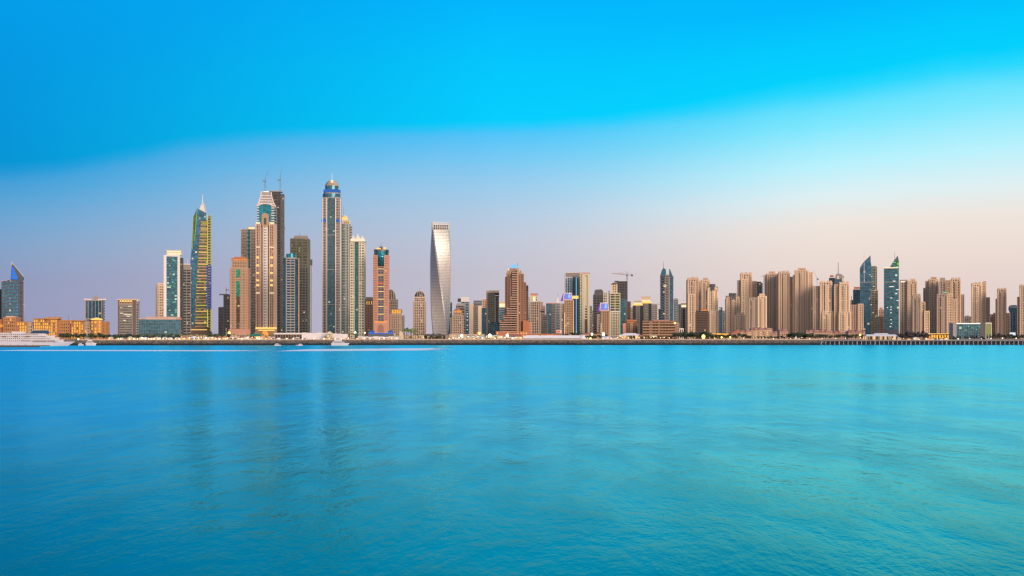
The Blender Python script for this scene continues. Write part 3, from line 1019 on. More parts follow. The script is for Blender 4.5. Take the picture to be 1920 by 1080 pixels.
a = T('apartment_tower', 'dark blue glass tower with pale balcony bands and a teal drum on top', 'tower', 545, 3350)
a.body('main_shaft', a.fp(536.5, 553, 26, y0=-1.5), 484, wall='grey_concrete', gl='glass_blue_deep', fh=5.1, slab=0.36, pier=8.2, pw=0.12)
a.body('glass_wing', a.fp(530, 536.5, 26), 484, wall='navy_panel', gl='glass_blue_deep', fh=5.1, slab=0.16, pier=0)
a.body('glass_wing', a.fp(553, 559, 26, sh=1), 486, wall='navy_panel', gl='glass_blue_deep', fh=5.1, slab=0.16, pier=0)
a.box('edge_pier', 559.2, 561.2, 484, 634, 'pink_stone', 1.5, 24)
a.prism('drum', a.rnd(536.5, 555, 22, 1), 475.5, 483, 'glass_teal_bright')
a.prism('roof_ring', a.rnd(533, 558, 26, 0), 482.6, 484.8, 'grey_concrete')

a = T('apartment_tower', 'tall grey tower with a greenish glazed top behind the dark blue banded tower', 'tower', 563, 3900)
a.body('main_shaft', a.fp(544, 578, 32, sh=3), 502, wall='moss_grey', gl='glass_dark', fh=5.2, slab=0.40, pier=5.7, pw=0.3)
a.body('upper_shaft', a.fp(544, 578, 30, sh=3, y0=0.5), 448, 502, wall='moss_grey', gl='glass_olive', fh=5.2, slab=0.34, pier=11.3, pw=0.22)
a.box('side_edge', 578.2, 582, 450, 634, 'moss_grey', 2, 28)
a.prism('roof', a.fp(548, 578, 26, sh=1, y0=2), 441.5, 448, 'sandstone_grey', fp2=a.fp(553, 576, 18, sh=1, y0=6))
a.bar('antenna', 562, 442, 562, 436, 0.5, 'steel', 12)
a.box('hoist_cage', 581, 585.8, 486, 497, 'steel', 4, 12)
a.bar('hoist_mast', 584, 497, 584, 634, 1.0, 'grey_concrete', 6)
for r in (504, 541, 577):
    beacon(a, 585.6, r, 'light_pink', 0.9, 4)

# the tallest tower
a = T('domed_tower', 'tallest tower with a dome and two blue light rings', 'tower', 622, 3700)
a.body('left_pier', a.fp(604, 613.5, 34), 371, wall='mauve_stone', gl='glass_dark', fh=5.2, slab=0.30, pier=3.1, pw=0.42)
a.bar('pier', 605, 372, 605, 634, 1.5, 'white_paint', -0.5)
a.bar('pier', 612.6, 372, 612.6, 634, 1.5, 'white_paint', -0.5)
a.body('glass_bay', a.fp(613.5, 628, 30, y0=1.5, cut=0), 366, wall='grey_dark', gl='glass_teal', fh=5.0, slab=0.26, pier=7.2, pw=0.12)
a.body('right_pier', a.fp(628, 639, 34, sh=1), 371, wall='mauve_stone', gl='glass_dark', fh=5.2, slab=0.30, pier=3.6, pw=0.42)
a.bar('pier', 629, 372, 629, 634, 1.6, 'white_paint', -0.5)
a.bar('pier', 638, 372, 638, 634, 1.6, 'white_paint', -0.5)
a.box('side_edge', 639.2, 640.6, 380, 634, 'grey_concrete', 3, 30)
a.box('light_ring', 603, 613.2, 411, 416.5, 'neon_blue_soft', -1.2, 0)
a.box('light_ring', 628.4, 640, 411, 416.5, 'neon_blue_soft', -1.2, 0)
a.prism('neck', a.rnd(605, 639, 40, 0), 362.5, 371.5, 'glass_teal')
a.prism('cornice', a.rnd(603.6, 640.4, 44, -1), 369.4, 371.0, 'grey_concrete')
a.prism('upper_light_ring', a.rnd(606.4, 638.6, 39, 0.8), 354.4, 360.4, 'neon_blue_soft')
a.prism('cornice', a.rnd(607, 638, 38, 1), 360.4, 362.4, 'grey_concrete')
a.prism('drum', a.rnd(609.5, 635.5, 32, 4), 347, 354.4, 'glass_teal')
a.prism('cornice', a.rnd(609, 636, 33, 3.5), 345.6, 347, 'sandstone')
a.lathe('dome', 622.5, [(12.2, 345.6), (11.6, 343), (9.8, 340.2), (6.8, 338), (3, 336.6), (0.6, 336.2)], 'sandstone_grey', 20)
a.box('dome_light', 620, 625, 337.4, 342, 'light_warm', 4.5, 7.5)
a.bar('spire', 622.5, 337, 622.8, 322, 0.9, 'light_warm', 20, 0.3)
for r in (440, 505, 570):
    a.box('belt', 603.6, 640, r, r + 1.3, 'grey_concrete', -0.5, 0.2)

a = T('apartment_tower', 'slim dark green tower with a gold lit cap beside the tallest tower', 'tower', 650, 3900)
a.body('main_shaft', a.fp(640, 655.5, 30, sh=2), 420, wall='grey_concrete', gl='glass_green', fh=5.2, slab=0.2, pier=5, pw=0.22)
a.body('side_wing', a.fp(655.6, 659.5, 28, sh=1, y0=2), 424, wall='sandstone_grey', gl='glass_grey', fh=5.2, slab=0.4, pier=0)
a.body('upper_shaft', a.fp(641, 656, 26, sh=1, y0=1), 413, 420, wall='cream', gl='glass_olive', fh=4, slab=0.35, pier=4, pw=0.4)
a.box('crown_glow', 641, 652, 407.5, 412.6, 'light_gold', 2, 18)  # floodlit cap built as a glowing block
a.lathe('crown', 646, [(7, 407.6), (5, 404.6), (1, 402.6)], 'cream', 12)
a.bar('spire', 644.4, 404, 644.4, 386, 0.6, 'steel', 12, 0.3)
for x in (648.5, 653):
    a.bar('fin', x, 420, x, 634, 1.0, 'white_paint', -0.6)

a = T('apartment_tower', 'cream tower with a green glass strip and lit gables right of the tallest tower', 'tower', 671, 3500)
a.body('left_wing', a.fp(656.5, 664.5, 28), 454, wall='cream', gl='glass_olive', fh=5.1, slab=0.5, pier=4, pw=0.26)
a.body('glass_strip', a.fp(664.5, 672.5, 26, y0=1), 456, wall='navy_panel', gl='glass_green', fh=10, slab=0.14, pier=8, pw=0.1)
a.body('right_wing', a.fp(672.5, 683.5, 28, sh=2), 454, wall='cream', gl='glass_olive', fh=5.1, slab=0.5, pier=5.5, pw=0.26)
for x in (663.6, 673.2, 677):
    a.bar('pier', x, 456, x, 634, 1.3, 'white_paint', -0.8)
a.box('cornice', 656, 685.5, 452.6, 454.2, 'grey_concrete', -1, 30)
a.box('crown', 657.5, 683.5, 447.6, 452.6, 'white_paint', 1, 26)
a.box('crown_glow', 657, 684.5, 449, 451.6, 'light_warm', 0.3, 0.9)
for x0, x1, xm, rp in ((658, 667, 662.5, 442), (666, 676, 671, 439), (675, 684, 679.5, 443)):
    a.out('gable', [(x0, 447.6), (x1, 447.6), (xm, rp)], 'white_paint', 2, 22)
    beacon(a, xm, rp, 'light_white', 0.7, 2)

a = T('apartment_tower', 'brown tower with lit top floor left of the salmon tower', 'tower', 693, 3800)
a.body('main_shaft', a.fp(685.5, 701, 28, sh=1), 562, wall='brown_dark', gl='glass_brown', fh=5, slab=0.4, pier=4, pw=0.45)
a.box('roof', 686, 700, 557, 561.4, 'grey_dark', 1, 22)
for x in (688, 692, 697):
    a.bar('wall_light', x, 565, x, 571, 0.9, 'light_gold', -0.7)

a = T('salmon_tower', 'salmon pink tower with a flared teal glass top', 'tower', 715, 3450)
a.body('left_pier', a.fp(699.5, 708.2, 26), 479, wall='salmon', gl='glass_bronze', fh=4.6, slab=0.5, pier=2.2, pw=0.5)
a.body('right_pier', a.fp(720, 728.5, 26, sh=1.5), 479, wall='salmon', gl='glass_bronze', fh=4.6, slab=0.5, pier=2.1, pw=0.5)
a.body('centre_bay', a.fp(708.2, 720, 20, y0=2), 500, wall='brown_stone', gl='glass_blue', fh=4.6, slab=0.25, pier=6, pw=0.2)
for r in (503.5, 515, 537, 546, 560.5, 574, 588.5):
    a.box('light_band', 708.4, 719.8, r, r + 1.2, 'light_gold', 1.0, 1.6)
for x in (708.2, 719.8):
    a.bar('pier', x, 500, x, 634, 1.1, 'salmon', 0.4)
a.box('sign_band', 707.4, 720.2, 529, 533.6, 'roof_red', 0.2, 1.2)
a.box('sign_light', 711, 716.6, 530.2, 532.2, 'light_red', -0.1, 0.15)
a.out('base_wall', [(701, 634), (701, 603), (727, 603), (727, 634)], 'salmon', -1.5, 2)
a.out('base_arch', [(708.4, 634), (708.4, 614), (710.4, 609.6), (714, 607.8), (717.8, 609.6), (719.8, 614), (719.8, 634)], 'brown_stone', -1.9, -1.55)
a.box('base_light', 702, 726, 602.6, 605.0, 'light_orange', -1.9, -1.55)
a.prism('glass_top', a.rnd(702.2, 727.2, 24, 0.5), 471, 479, 'glass_teal_bright')
a.lathe('glass_bowl', 714.5, [(4.5, 502), (6.4, 496), (8, 489), (9.6, 483), (11, 478.6)], 'glass_teal_bright', 11)
a.body('shoulder', a.fp(701, 706, 20, y0=1), 468.5, 479, wall='charcoal', gl='glass_dark', fh=4, slab=0.3, pier=0)
a.body('shoulder', a.fp(724.4, 729.2, 20, y0=1), 469.5, 479, wall='charcoal', gl='glass_dark', fh=4, slab=0.3, pier=0)
a.prism('roof_disc', a.rnd(703, 727, 24, 0.5), 467.4, 471, 'steel')
a.box('roof_light', 706, 714, 464.5, 467.2, 'light_gold', 4, 14)
a.box('roof_light', 719, 724, 463.5, 467.2, 'light_gold', 6, 14)
a.box('roof_plant', 710.5, 717.5, 462, 467.4, 'brown_dark', 8, 16)
a.bar('spire', 714.6, 463, 714.6, 453, 1.2, 'steel', 10, 0.4)
for r in (506, 531, 550, 571, 592):
    beacon(a, 730.2, r, 'light_red', 0.9, 1)

a = T('apartment_tower', 'brown tower with a quarter round top behind the salmon tower', 'tower', 737, 3900)
a.body('main_shaft', a.fp(728, 746.5, 26), 562, wall='taupe', gl='glass_brown', fh=4.8, slab=0.42, pier=3.6, pw=0.42)
a.out('round_top', [(729, 562), (729, 545), (733, 542.4), (737, 545), (740.4, 550), (742.4, 562)], 'glass_grey', 1, 22)
for x in (733, 737.5):
    a.bar('roof_rib', x, 544, x + 1.2, 562, 0.8, 'sandstone', 0.4)

a = T('apartment_tower', 'stepped brown tower with golden lit arcade crown right of the salmon tower', 'tower', 744, 3500)
a.body('main_shaft', a.fp(731, 752.5, 26), 589, wall='sandstone_grey', gl='glass_brown', fh=4.6, slab=0.42, pier=3.4, pw=0.5)
a.body('side_wing', a.fp(752.6, 757.6, 22, sh=1, y0=2), 592, wall='taupe', gl='glass_brown', fh=4.6, slab=0.4, pier=2.5, pw=0.4)
a.body('crown', a.fp(733.5, 754, 20, y0=2), 580.5, 588.6, wall='tan', gl='glass_gold', fh=8, slab=0.3, pier=3.2, pw=0.4)
for x in (736.5, 741, 745.5, 750):
    a.box('lit_arch', x - 1.3, x + 1.3, 581.6, 587.4, 'light_window', 1.2, 1.75)

a = T('domed_tower', 'slim brown tower with an arched dome standing alone left of the twisted tower', 'tower', 787, 3500)
a.body('main_shaft', a.fp(774.3, 799, 28), 566, wall='sandstone_grey', gl='glass_brown', fh=4.8, slab=0.34, pier=3.5, pw=0.48)
a.body('upper_shaft', a.fp(777, 797, 22, y0=3), 558, 566, wall='sandstone_grey', gl='glass_brown', fh=4.4, slab=0.4, pier=4, pw=0.4)
a.box('cornice', 775.5, 798.5, 556.4, 558.2, 'cream', 1.5, 26)
a.lathe('dome', 787, [(9.6, 556.4), (9.2, 553), (7.6, 549.5), (4.6, 546.6), (1, 545)], 'glass_grey', 14)
for q in (-1, -0.5, 0, 0.5, 1):
    yy = 14 - 12.5 * math.sqrt(1 - q * q * 0.98)
    a.rail('dome_rib', [(787 + q * 9.8, 556.4), (787 + q * 9.4, 553), (787 + q * 7.6, 549.3), (787 + q * 4.6, 546.4), (787, 544.6)], 0.8, 'sandstone', yy)
a.bar('spire', 787, 546, 787, 540, 0.8, 'taupe', 14, 0.3)
for x, r in ((788.5, 569), (789.4, 572), (784, 590), (790, 601)):
    a.box('lit_window', x, x + 1.2, r, r + 2.4, 'light_gold', -0.4, 0.1)

# twisted tower
a = T('twisted_tower', 'pale metal skyscraper twisted a quarter turn over its height', 'tower', 826, 3500)
L = 72
half = 14.2 * a.sx
z1 = a.Z(430)
mb, mg = MB(), MB()


def ring(u, grow=0.0, nsub=1):
    ang = R(2 + 86 * (1 - u))
    hh = half * (0.97 + 0.17 * u) + grow
    c_ = 0.13 * hh
    base = [(-hh + c_, -hh), (hh - c_, -hh), (hh, -hh + c_), (hh, hh - c_), (hh - c_, hh), (-hh + c_, hh), (-hh, hh - c_), (-hh, -hh + c_)]
    cc, ss = math.cos(ang), math.sin(ang)
    return [(x * cc - y * ss, 22 + x * ss + y * cc) for x, y in base]


for i in range(L):
    u0, u1 = i / L, (i + 1) / L
    mg.prism(ring(u0, -1.0), z1 * u0, z1 * u1, caps=False, poly2=ring(u1, -1.0))
    um = u0 + 0.62 / L
    mb.prism(ring(u0), z1 * u0, z1 * um, caps=True, poly2=ring(um))
# vertical fins that follow the twist
for s_ in range(4):
    for j in range(1, 10):
        fr = j / 10
        for i in range(L):
            u0, u1 = i / L, (i + 1) / L
            q0, q1 = ring(u0), ring(u1)
            A0, B0 = Vector(q0[2 * s_]), Vector(q0[2 * s_ + 1])
            A1, B1 = Vector(q1[2 * s_]), Vector(q1[2 * s_ + 1])
            e = (B0 - A0).normalized()
            p0, p1 = A0.lerp(B0, fr), A1.lerp(B1, fr)
            hw = 0.75
            b = len(mb.v)
            o = Vector((e.y, -e.x)) * 0.15
            for pp, zz in ((p0, z1 * u0), (p1, z1 * u1)):
                mb.v += [(pp.x - e.x * hw + o.x, pp.y - e.y * hw + o.y, zz), (pp.x + e.x * hw + o.x, pp.y + e.y * hw + o.y, zz)]
            mb.f.append((b, b + 1, b + 3, b + 2))
            mb.m.append(0)
o = mb.build('twisted_shaft', 'metal_panel', a.e)
mg.build('glazing', 'glass_matte', o)
mb = MB()
rt = ring(1.0)
for i in range(8):
    p, q = Vector(rt[i]), Vector(rt[(i + 1) % 8])
    k = max(1, int((q - p).length / 5))
    for j in range(k):
        c_ = p.lerp(q, j / k)
        hgt = (430 - 416) * a.sz * (1.0 if (j % 4) else 1.05) * (0.72 if (i == 0 and 3 <= j <= 6) else 1.0)
        mb.bar((c_.x, c_.y, z1 - 1), (c_.x, c_.y, z1 + hgt), 1.5)
for zz in (0.3, 0.62, 0.92):
    mb2 = [((x), (y)) for x, y in rt]
    for i in range(8):
        p, q = mb2[i], mb2[(i + 1) % 8]
        mb.bar((p[0], p[1], z1 + zz * 19), (q[0], q[1], z1 + zz * 19), 1.3)
mb.build('crown_screen', 'metal_panel', a.e)
mb = MB()
mb.prism(ring(1.0, -4), z1, z1 + 11)
mb.build('roof_plant', 'grey_concrete', a.e)
mb = MB()
mb.prism([(x, y) for x, y in ring(0.0, 3)], 0, 9)
mb.build('podium', 'sandstone_grey', a.e)

# ------------------------------------------------------------------ centre of the skyline
a = T('apartment_tower', 'slim dark blue tower touching the right side of the twisted tower', 'tower', 844, 3900)
a.body('main_shaft', a.fp(840, 846.5, 24, sh=1), 568, wall='navy_panel', gl='glass_blue', fh=5, slab=0.2, pier=3.2, pw=0.2)
a.box('parapet', 840, 847, 566.8, 568, 'steel', -0.4, 20)

a = T('apartment_tower', 'brown stepped tower with an orange lit dome right of the twisted tower', 'tower', 857, 3350)
a.body('main_shaft', a.fp(847.5, 869, 26), 591, wall='sandstone_grey', gl='glass_brown', fh=4.6, slab=0.34, pier=3.4, pw=0.5)
a.body('side_wing', a.fp(844, 847.4, 24, y0=2), 596, wall='taupe', gl='glass_brown', fh=4.6, slab=0.4, pier=2, pw=0.4)
a.body('upper_shaft', a.fp(850, 866.5, 20, y0=3), 584, 591, wall='tan', gl='glass_brown', fh=3.5, slab=0.4, pier=3.6, pw=0.5)
a.lathe('dome', 858, [(7, 584), (6.4, 581.4), (4, 579), (0.6, 577.4)], 'terracotta', 14)  # orange light on the dome put into its colour
for x in (853.5, 858, 862.5):
    a.box('crown_glow', x - 1.3, x + 1.3, 582.5, 586, 'light_orange', 2.2, 2.8)
a.bar('spire', 858, 578, 858, 573.5, 0.6, 'taupe', 14, 0.3)
beacon(a, 865, 621, 'light_orange', 1.2)

a = T('office_tower', 'blue grey tower with a sloped shoulder behind the orange lit dome', 'tower', 863, 3800)
a.body('main_shaft', a.fp(854.5, 871, 24), 573, wall='taupe', gl='glass_dark', fh=5, slab=0.34, pier=0)
a.out('roof_shoulder', [(854.5, 573), (857, 568.6), (871, 568.6), (871, 573)], 'grey_concrete', 0.5, 20)

a = T('office_tower', 'pale teal glass slab with a jutting dark roof corner', 'tower', 871, 4000)
a.body('main_shaft', a.fp(864, 880, 26), 560, wall='grey_concrete', gl='glass_teal', fh=5, slab=0.26, pier=8, pw=0.2)
a.box('upper_screen', 864.2, 880, 557, 566, 'white_paint', -0.8, 6)
a.box('roof_corner', 858, 864, 559.6, 566, 'charcoal', 2, 18)
for r in (587, 592, 599, 609, 617):
    a.box('lit_window', 875.4, 876.6, r, r + 2.2, 'screen_white', -0.3, 0.2)

a = T('office_tower', 'tower with two cream side piers and a violet roof box', 'tower', 892, 3500)
a.box('side_pier', 881, 887.4, 569.5, 634, 'sandstone_pale', -1.5, 24)
a.box('side_pier', 896, 903, 573, 634, 'sandstone_pale', -1.5, 24)
a.body('main_shaft', a.fp(887.4, 896, 22), 573, wall='taupe', gl='glass_grey', fh=3.6, slab=0.5, pier=3, pw=0.3)
a.box('penthouse', 888, 903.6, 563.4, 572.8, 'steel', 3, 20)
a.box('roof_terrace', 887, 902, 567.2, 569, 'grey_concrete', 0, 22)
a.box('entrance_light', 894, 902, 622.5, 626, 'light_orange', -1.9, -1.55)

a = T('apartment_tower', 'narrow blue tower between the cream piered tower and the beige framed slab', 'tower', 907, 3900)
a.body('main_shaft', a.fp(903, 913, 24), 578, wall='navy_panel', gl='glass_blue', fh=4, slab=0.22, pier=5, pw=0.16)
a.body('upper_shaft', a.fp(904.5, 913, 20, y0=2), 560.5, 578, wall='pink_stone', gl='glass_bronze', fh=4.4, slab=0.5, pier=4, pw=0.4)
a.box('roof_light', 904.5, 912, 559.6, 560.6, 'light_rose', 1.4, 16)

a = T('office_tower', 'grey green glass slab held in a beige frame', 'tower', 924, 3350)
a.box('frame_side', 911.8, 914.8, 549, 634, 'sandstone_grey', -1.2, 26)
a.box('frame_top', 911.8, 936, 544.6, 549, 'sandstone_pale', -1.3, 26)
a.body('main_shaft', a.fp(914.8, 928, 24), 549, wall='taupe', gl='glass_olive', fh=3.4, slab=0.4, pier=4.4, pw=0.2)
a.body('side_face', a.fp(928, 936, 24, y0=1), 555, wall='brown_dark', gl='glass_dark', fh=3.4, slab=0.3, pier=0)
a.box('void', 928, 936, 549.2, 553, 'charcoal', 2, 20)
a.body('lower_glass', a.fp(920, 936, 8, y0=-4), 605, wall='navy_panel', gl='glass_blue', fh=3.4, slab=0.16, pier=4, pw=0.12)

a = T('apartment_tower', 'low green glass tower with a lit gold top left of the stepped brown tower', 'tower', 941, 3900)
a.body('main_shaft', a.fp(935.5, 950, 24), 577, wall='grey_concrete', gl='glass_teal', fh=4, slab=0.3, pier=0)
a.box('crown', 936, 949, 565, 577, 'cream', 2, 20)
a.box('crown_glow', 936.3, 948, 569.4, 575.6, 'light_warm', 1.4, 1.9)  # floodlit top drawn as an emissive panel

# stepped brown hotel tower
a = T('stepped_tower', 'big stepped brown tower with a blue lit cap and balcony terraces', 'tower', 966, 3250)
a.body('main_shaft', a.fp(947, 977, 40), 522, wall='brown_stone', gl='glass_bronze', fh=4.2, slab=0.42, pier=5, pw=0.42)
a.body('upper_shaft', a.fp(949.5, 976.5, 34, y0=2), 512, 522, wall='brown_stone', gl='glass_bronze', fh=4, slab=0.42, pier=5, pw=0.45)
a.body('top_shaft', a.fp(953, 973, 26, y0=3), 503.5, 512, wall='tan', gl='glass_blue', fh=4, slab=0.4, pier=6.4, pw=0.4)
a.lathe('cap', 964, [(7.4, 503.4), (6.6, 499), (3.2, 496), (0.5, 494.4)], 'screen_cyan', 14)  # lit cap made to glow as a whole
a.bar('spire', 964, 495, 964, 488, 0.5, 'light_rose', 14, 0.3)
a.bar('antenna', 970.4, 503, 970.4, 491, 0.5, 'steel', 12)
a.box('centre_bay', 960.2, 969, 508, 634, 'brown_dark', -0.4, 3)
r = 510.0
i = 0
while r < 628:
    x0 = 960 if r < 554 else max(960 - (r - 554) * 0.30, 938) - (i % 2) * 0.2
    x0 = 960 if r < 553 else (956 if r < 576 else (950 if r < 591 else (944 if r < 600 else 937)))
    a.box('balcony_terrace', x0, 969.4, r, r + 1.7, 'pink_stone', -4.0 - (0 if r < 553 else (r - 553) * 0.12), 1)
    r += 4.25
    i += 1
for x0, x1, top, d in ((954.5, 960, 560, 8), (949, 955, 578, 11), (943, 949, 592, 13), (936.5, 943, 601, 15)):
    a.body('terrace_wing', a.fp(x0, x1, 22, y0=-d * 0.15), top, wall='brown_stone', gl='glass_bronze', fh=4.25, slab=0.5, pier=0)
a.body('dark_pier', a.fp(947.3, 959.2, 14, y0=-0.9), 520, 590, wall='brown_dark', gl='glass_brown', fh=35, slab=0.04, pier=3.5, pw=0.3)
a.bar('pier', 970.8, 505, 970.8, 634, 2.8, 'tan', -1.5)
a.body('right_step', a.fp(977, 982, 36, y0=3), 514, wall='brown_stone', gl='glass_bronze', fh=4.2, slab=0.42, pier=2.6, pw=0.45)
a.body('right_step', a.fp(982, 986.5, 32, y0=5), 530, wall='brown_stone', gl='glass_bronze', fh=4.2, slab=0.42, pier=2.4, pw=0.45)
a.body('right_step', a.fp(986.5, 989.5, 28, y0=7), 546, wall='brown_dark', gl='glass_brown', fh=4.2, slab=0.42, pier=2, pw=0.4)
for x in (952, 957, 971.5, 976):
    a.out('roof_arch', [(x - 1.8, 514), (x - 1.8, 508.5), (x, 506.4), (x + 1.8, 508.5), (x + 1.8, 514)], 'tan', 1.4, 5)
a.box('top_light', 953, 955, 503, 507, 'light_warm', 2.2, 2.9)
a.box('top_light', 968.5, 972.5, 504, 506.5, 'light_pink', 2.2, 2.9)
a.body('orange_wing', a.fp(980.5, 991.5, 20, y0=-7), 602, wall='terracotta', gl='glass_bronze', fh=4.6, slab=0.5, pier=5.5, pw=0.66)
a.body('orange_wing', a.fp(991.5, 996.5, 18, y0=-5), 606, wall='salmon', gl='glass_bronze', fh=4.6, slab=0.5, pier=2.5, pw=0.5)
a.body('podium', a.fp(930, 990, 24, y0=-11), 622, wall='terracotta', gl='glass_shop', fh=5.5, slab=0.4, pier=5, pw=0.4)

a = T('apartment_tower', 'thin dark tower behind the right shoulder of the stepped brown tower', 'tower', 987, 3900)
a.body('main_shaft', a.fp(984, 990.5, 24), 537, wall='charcoal', gl='glass_dark', fh=5, slab=0.3, pier=3.2, pw=0.2)
a.plant(985, 990, 534.6, 537, 'grey_dark', 3, 15)
a.body('side_wing', a.fp(990.5, 994, 20, y0=2), 556, wall='white_paint', gl='glass_teal', fh=5, slab=0.3, pier=3, pw=0.4)

a = T('apartment_tower', 'striped grey tower with a white lit top right of the stepped brown tower', 'tower', 1003, 3600)
a.body('main_shaft', a.fp(993.5, 1013.5, 26), 566, wall='sandstone_grey', gl='glass_brown', fh=5, slab=0.2, pier=4, pw=0.42)
a.body('upper_shaft', a.fp(995, 1008.5, 20, y0=2), 555, 566, wall='cream', gl='glass_olive', fh=5, slab=0.4, pier=4.5, pw=0.4)
a.box('crown_glow', 998.5, 1003.5, 556.5, 565.6, 'light_warm', 1.2, 1.9)
a.box('roof', 994.5, 1009, 550, 554.6, 'roof_pink', 4, 18)

a = T('apartment_tower', 'pink tower with stepped top between the striped tower and the teal tower', 'tower', 1017, 3900)
a.body('main_shaft', a.fp(1012, 1022.5, 22), 574, wall='pink_stone', gl='glass_bronze', fh=5, slab=0.5, pier=3, pw=0.5)
a.box('roof_step', 1013, 1018, 566, 574, 'pink_stone', 3, 14)

a = T('office_tower', 'small grey green tower with a dark open top', 'tower', 1021, 3300)
a.body('main_shaft', a.fp(1015.5, 1027.5, 20), 601, wall='grey_concrete', gl='glass_grey', fh=4, slab=0.4, pier=3.9, pw=0.3)
a.body('upper_shaft', a.fp(1017.5, 1026.5, 16, y0=2), 591, 601, wall='grey_concrete', gl='glass_dark', fh=3.4, slab=0.4, pier=4.4, pw=0.3)
a.box('roof_slab', 1013, 1021, 582.6, 585.2, 'charcoal', 4, 14)
a.box('stair_core', 1019.6, 1022, 585, 592, 'grey_concrete', 6, 12)

a = T('office_tower', 'teal glass tower with a pink roof line', 'tower', 1033, 3700)
a.body('main_shaft', a.fp(1024, 1034.5, 24), 570, wall='steel', gl='glass_teal', fh=4.6, slab=0.2, pier=3.4, pw=0.2)
a.body('right_wing', a.fp(1034.5, 1042, 22, y0=1), 570, wall='taupe', gl='glass_dark', fh=4.6, slab=0.3, pier=2.5, pw=0.35)
a.box('roof_light', 1024, 1042.5, 567.8, 570, 'roof_pink', 0.5, 20)  # plain pink roof strip

a = T('apartment_tower', 'slim white tower with a pointed pink top left of the violet crowned towers', 'tower', 1047, 3800)
a.body('main_shaft', a.fp(1042.5, 1050, 20), 569, wall='white_paint', gl='glass_grey', fh=5, slab=0.4, pier=2.6, pw=0.44)
a.out('crown', [(1043, 569), (1044.5, 560), (1046, 555), (1047.4, 562), (1049.5, 569)], 'light_rose', 3, 10)  # pink light on this crown put in as emission
a.bar('spire', 1045.8, 556, 1045.8, 549, 0.6, 'grey_concrete', 6, 0.3)


def violet_tower(label, x0, xs, x1, top, crt, Y, mb_=None):
    """tan shaft with a leaning lit crown; x0..xs is the shaded left side"""
    a = T('violet_crown_tower', label, 'tower', (x0 + x1) / 2, Y, 'twin towers with violet lit crowns')
    a.body('main_shaft', a.fp(xs, x1, 26), top + 2, wall='tan', gl='glass_bronze', fh=4.6, slab=0.32, pier=3.5, pw=0.5)
    a.body('left_side', a.fp(x0, xs, 22, y0=3), top + 8, wall='sandstone_grey', gl='glass_brown', fh=4.6, slab=0.4, pier=2.6, pw=0.45)  # left side's shade put into a greyer wall
    a.bar('edge_pier', xs + 0.6, top + 24, xs + 0.6, 634, 2.0, 'sandstone_pale', -0.8)
    a.bar('edge_pier', x1 - 0.7, top + 2, x1 - 0.7, 634, 1.6, 'sandstone_pale', -0.8)
    a.box('cornice', xs - 1, x1 + 0.5, top, top + 2, 'pink_stone', -1.2, 26)
    cr = a.out('crown', [(xs - 2.5, top), (xs - 1.0, crt), (x1 - 4, crt), (x1 - 2.2, top)], 'white_paint', 3, 22)
    a.out('crown_screen', [(xs - 0.6, top - 1), (xs + 0.8, crt + 1.2), (x1 - 4.8, crt + 1.2), (x1 - 3.6, top - 1)], 'screen_violet', 2.4, 2.95, cr)
    a.lathe('crown_emblem', (xs + x1) / 2 + 0.5, [(2.4, (top + crt) / 2 + 3.4), (2.6, (top + crt) / 2), (1.2, crt + 2)], 'screen_cyan', 2.2, 10, cr)
    a.out('crown_side', [(xs - 7, top + 2), (xs - 2.2, crt + 1), (xs - 1.2, crt + 1), (xs - 2.4, top + 2)], 'screen_violet_side', 4, 18, cr)
    beacon(a, (xs + x1) / 2 + 1, crt + 0.5, 'light_white', 0.9, 2)
    return a


violet_tower('taller tan tower with a violet lit crown in front of the blue and cream slabs', 1050.5, 1058, 1076, 562, 549, 3200)
violet_tower('shorter tan tower with a violet lit crown left of the olive glazed tower', 1120, 1126.5, 1144.3, 582, 567.5, 3200)

a = T('office_tower', 'tall blue glass slab with white vertical fins and a gold link bridge', 'tower', 1073, 3700)
a.body('main_shaft', a.fp(1059, 1073, 28), 520, wall='white_paint', gl='glass_blue', fh=5, slab=0.06, pier=4.7, pw=0.26)
a.body('glass_bay', a.fp(1073, 1083, 28, y0=3), 521, wall='grey_dark', gl='glass_blue_deep', fh=5, slab=0.12, pier=5, pw=0.2)
a.box('crown', 1059, 1087, 511.4, 519.4, 'taupe', 0.5, 26)
a.box('crown_edge', 1059, 1087, 510.4, 511.4, 'white_paint', 0.3, 26)
a.bar('fin', 1080.4, 511, 1080.4, 634, 1.2, 'screen_cyan', 1.4)
a.bar('fin', 1060, 511, 1060, 634, 1.0, 'white_paint', -0.8)
a.body('stair_core', a.fp(1083, 1088, 26), 519, wall='grey_concrete', gl='glass_green', fh=5, slab=0.3, pier=2.5, pw=0.35)
a.box('link_bridge', 1073.2, 1084.5, 554.6, 560, 'light_gold', -1.6, 4)

a = T('apartment_tower', 'tall tower with a cream portal frame and brown top', 'tower', 1097, 3650)
a.box('frame_pier', 1091.4, 1096.2, 516.5, 634, 'cream', -1.2, 26)
a.box('frame_pier', 1101.6, 1105.6, 516.5, 634, 'cream', -1.2, 26)
a.box('frame_top', 1091.4, 1105.6, 513.6, 516.5, 'cream', -1.3, 26)
a.body('left_face', a.fp(1087.5, 1091.4, 24, y0=1), 513, wall='cream', gl='glass_olive', fh=5, slab=0.4, pier=2, pw=0.4)
a.box('recess', 1096.2, 1101.6, 516.6, 572, 'cream', 1.5, 20)
a.body('lower_bay', a.fp(1096.2, 1101.6, 18, y0=0.6), 573, 598, wall='cream', gl='glass_dark', fh=5, slab=0.45, pier=5, pw=0.2)
a.box('lower_recess', 1096.2, 1101.6, 598.2, 634, 'brown_dark', 1.2, 20)
a.box('roof', 1086, 1106, 511, 513.5, 'roof_pink', 2, 24)
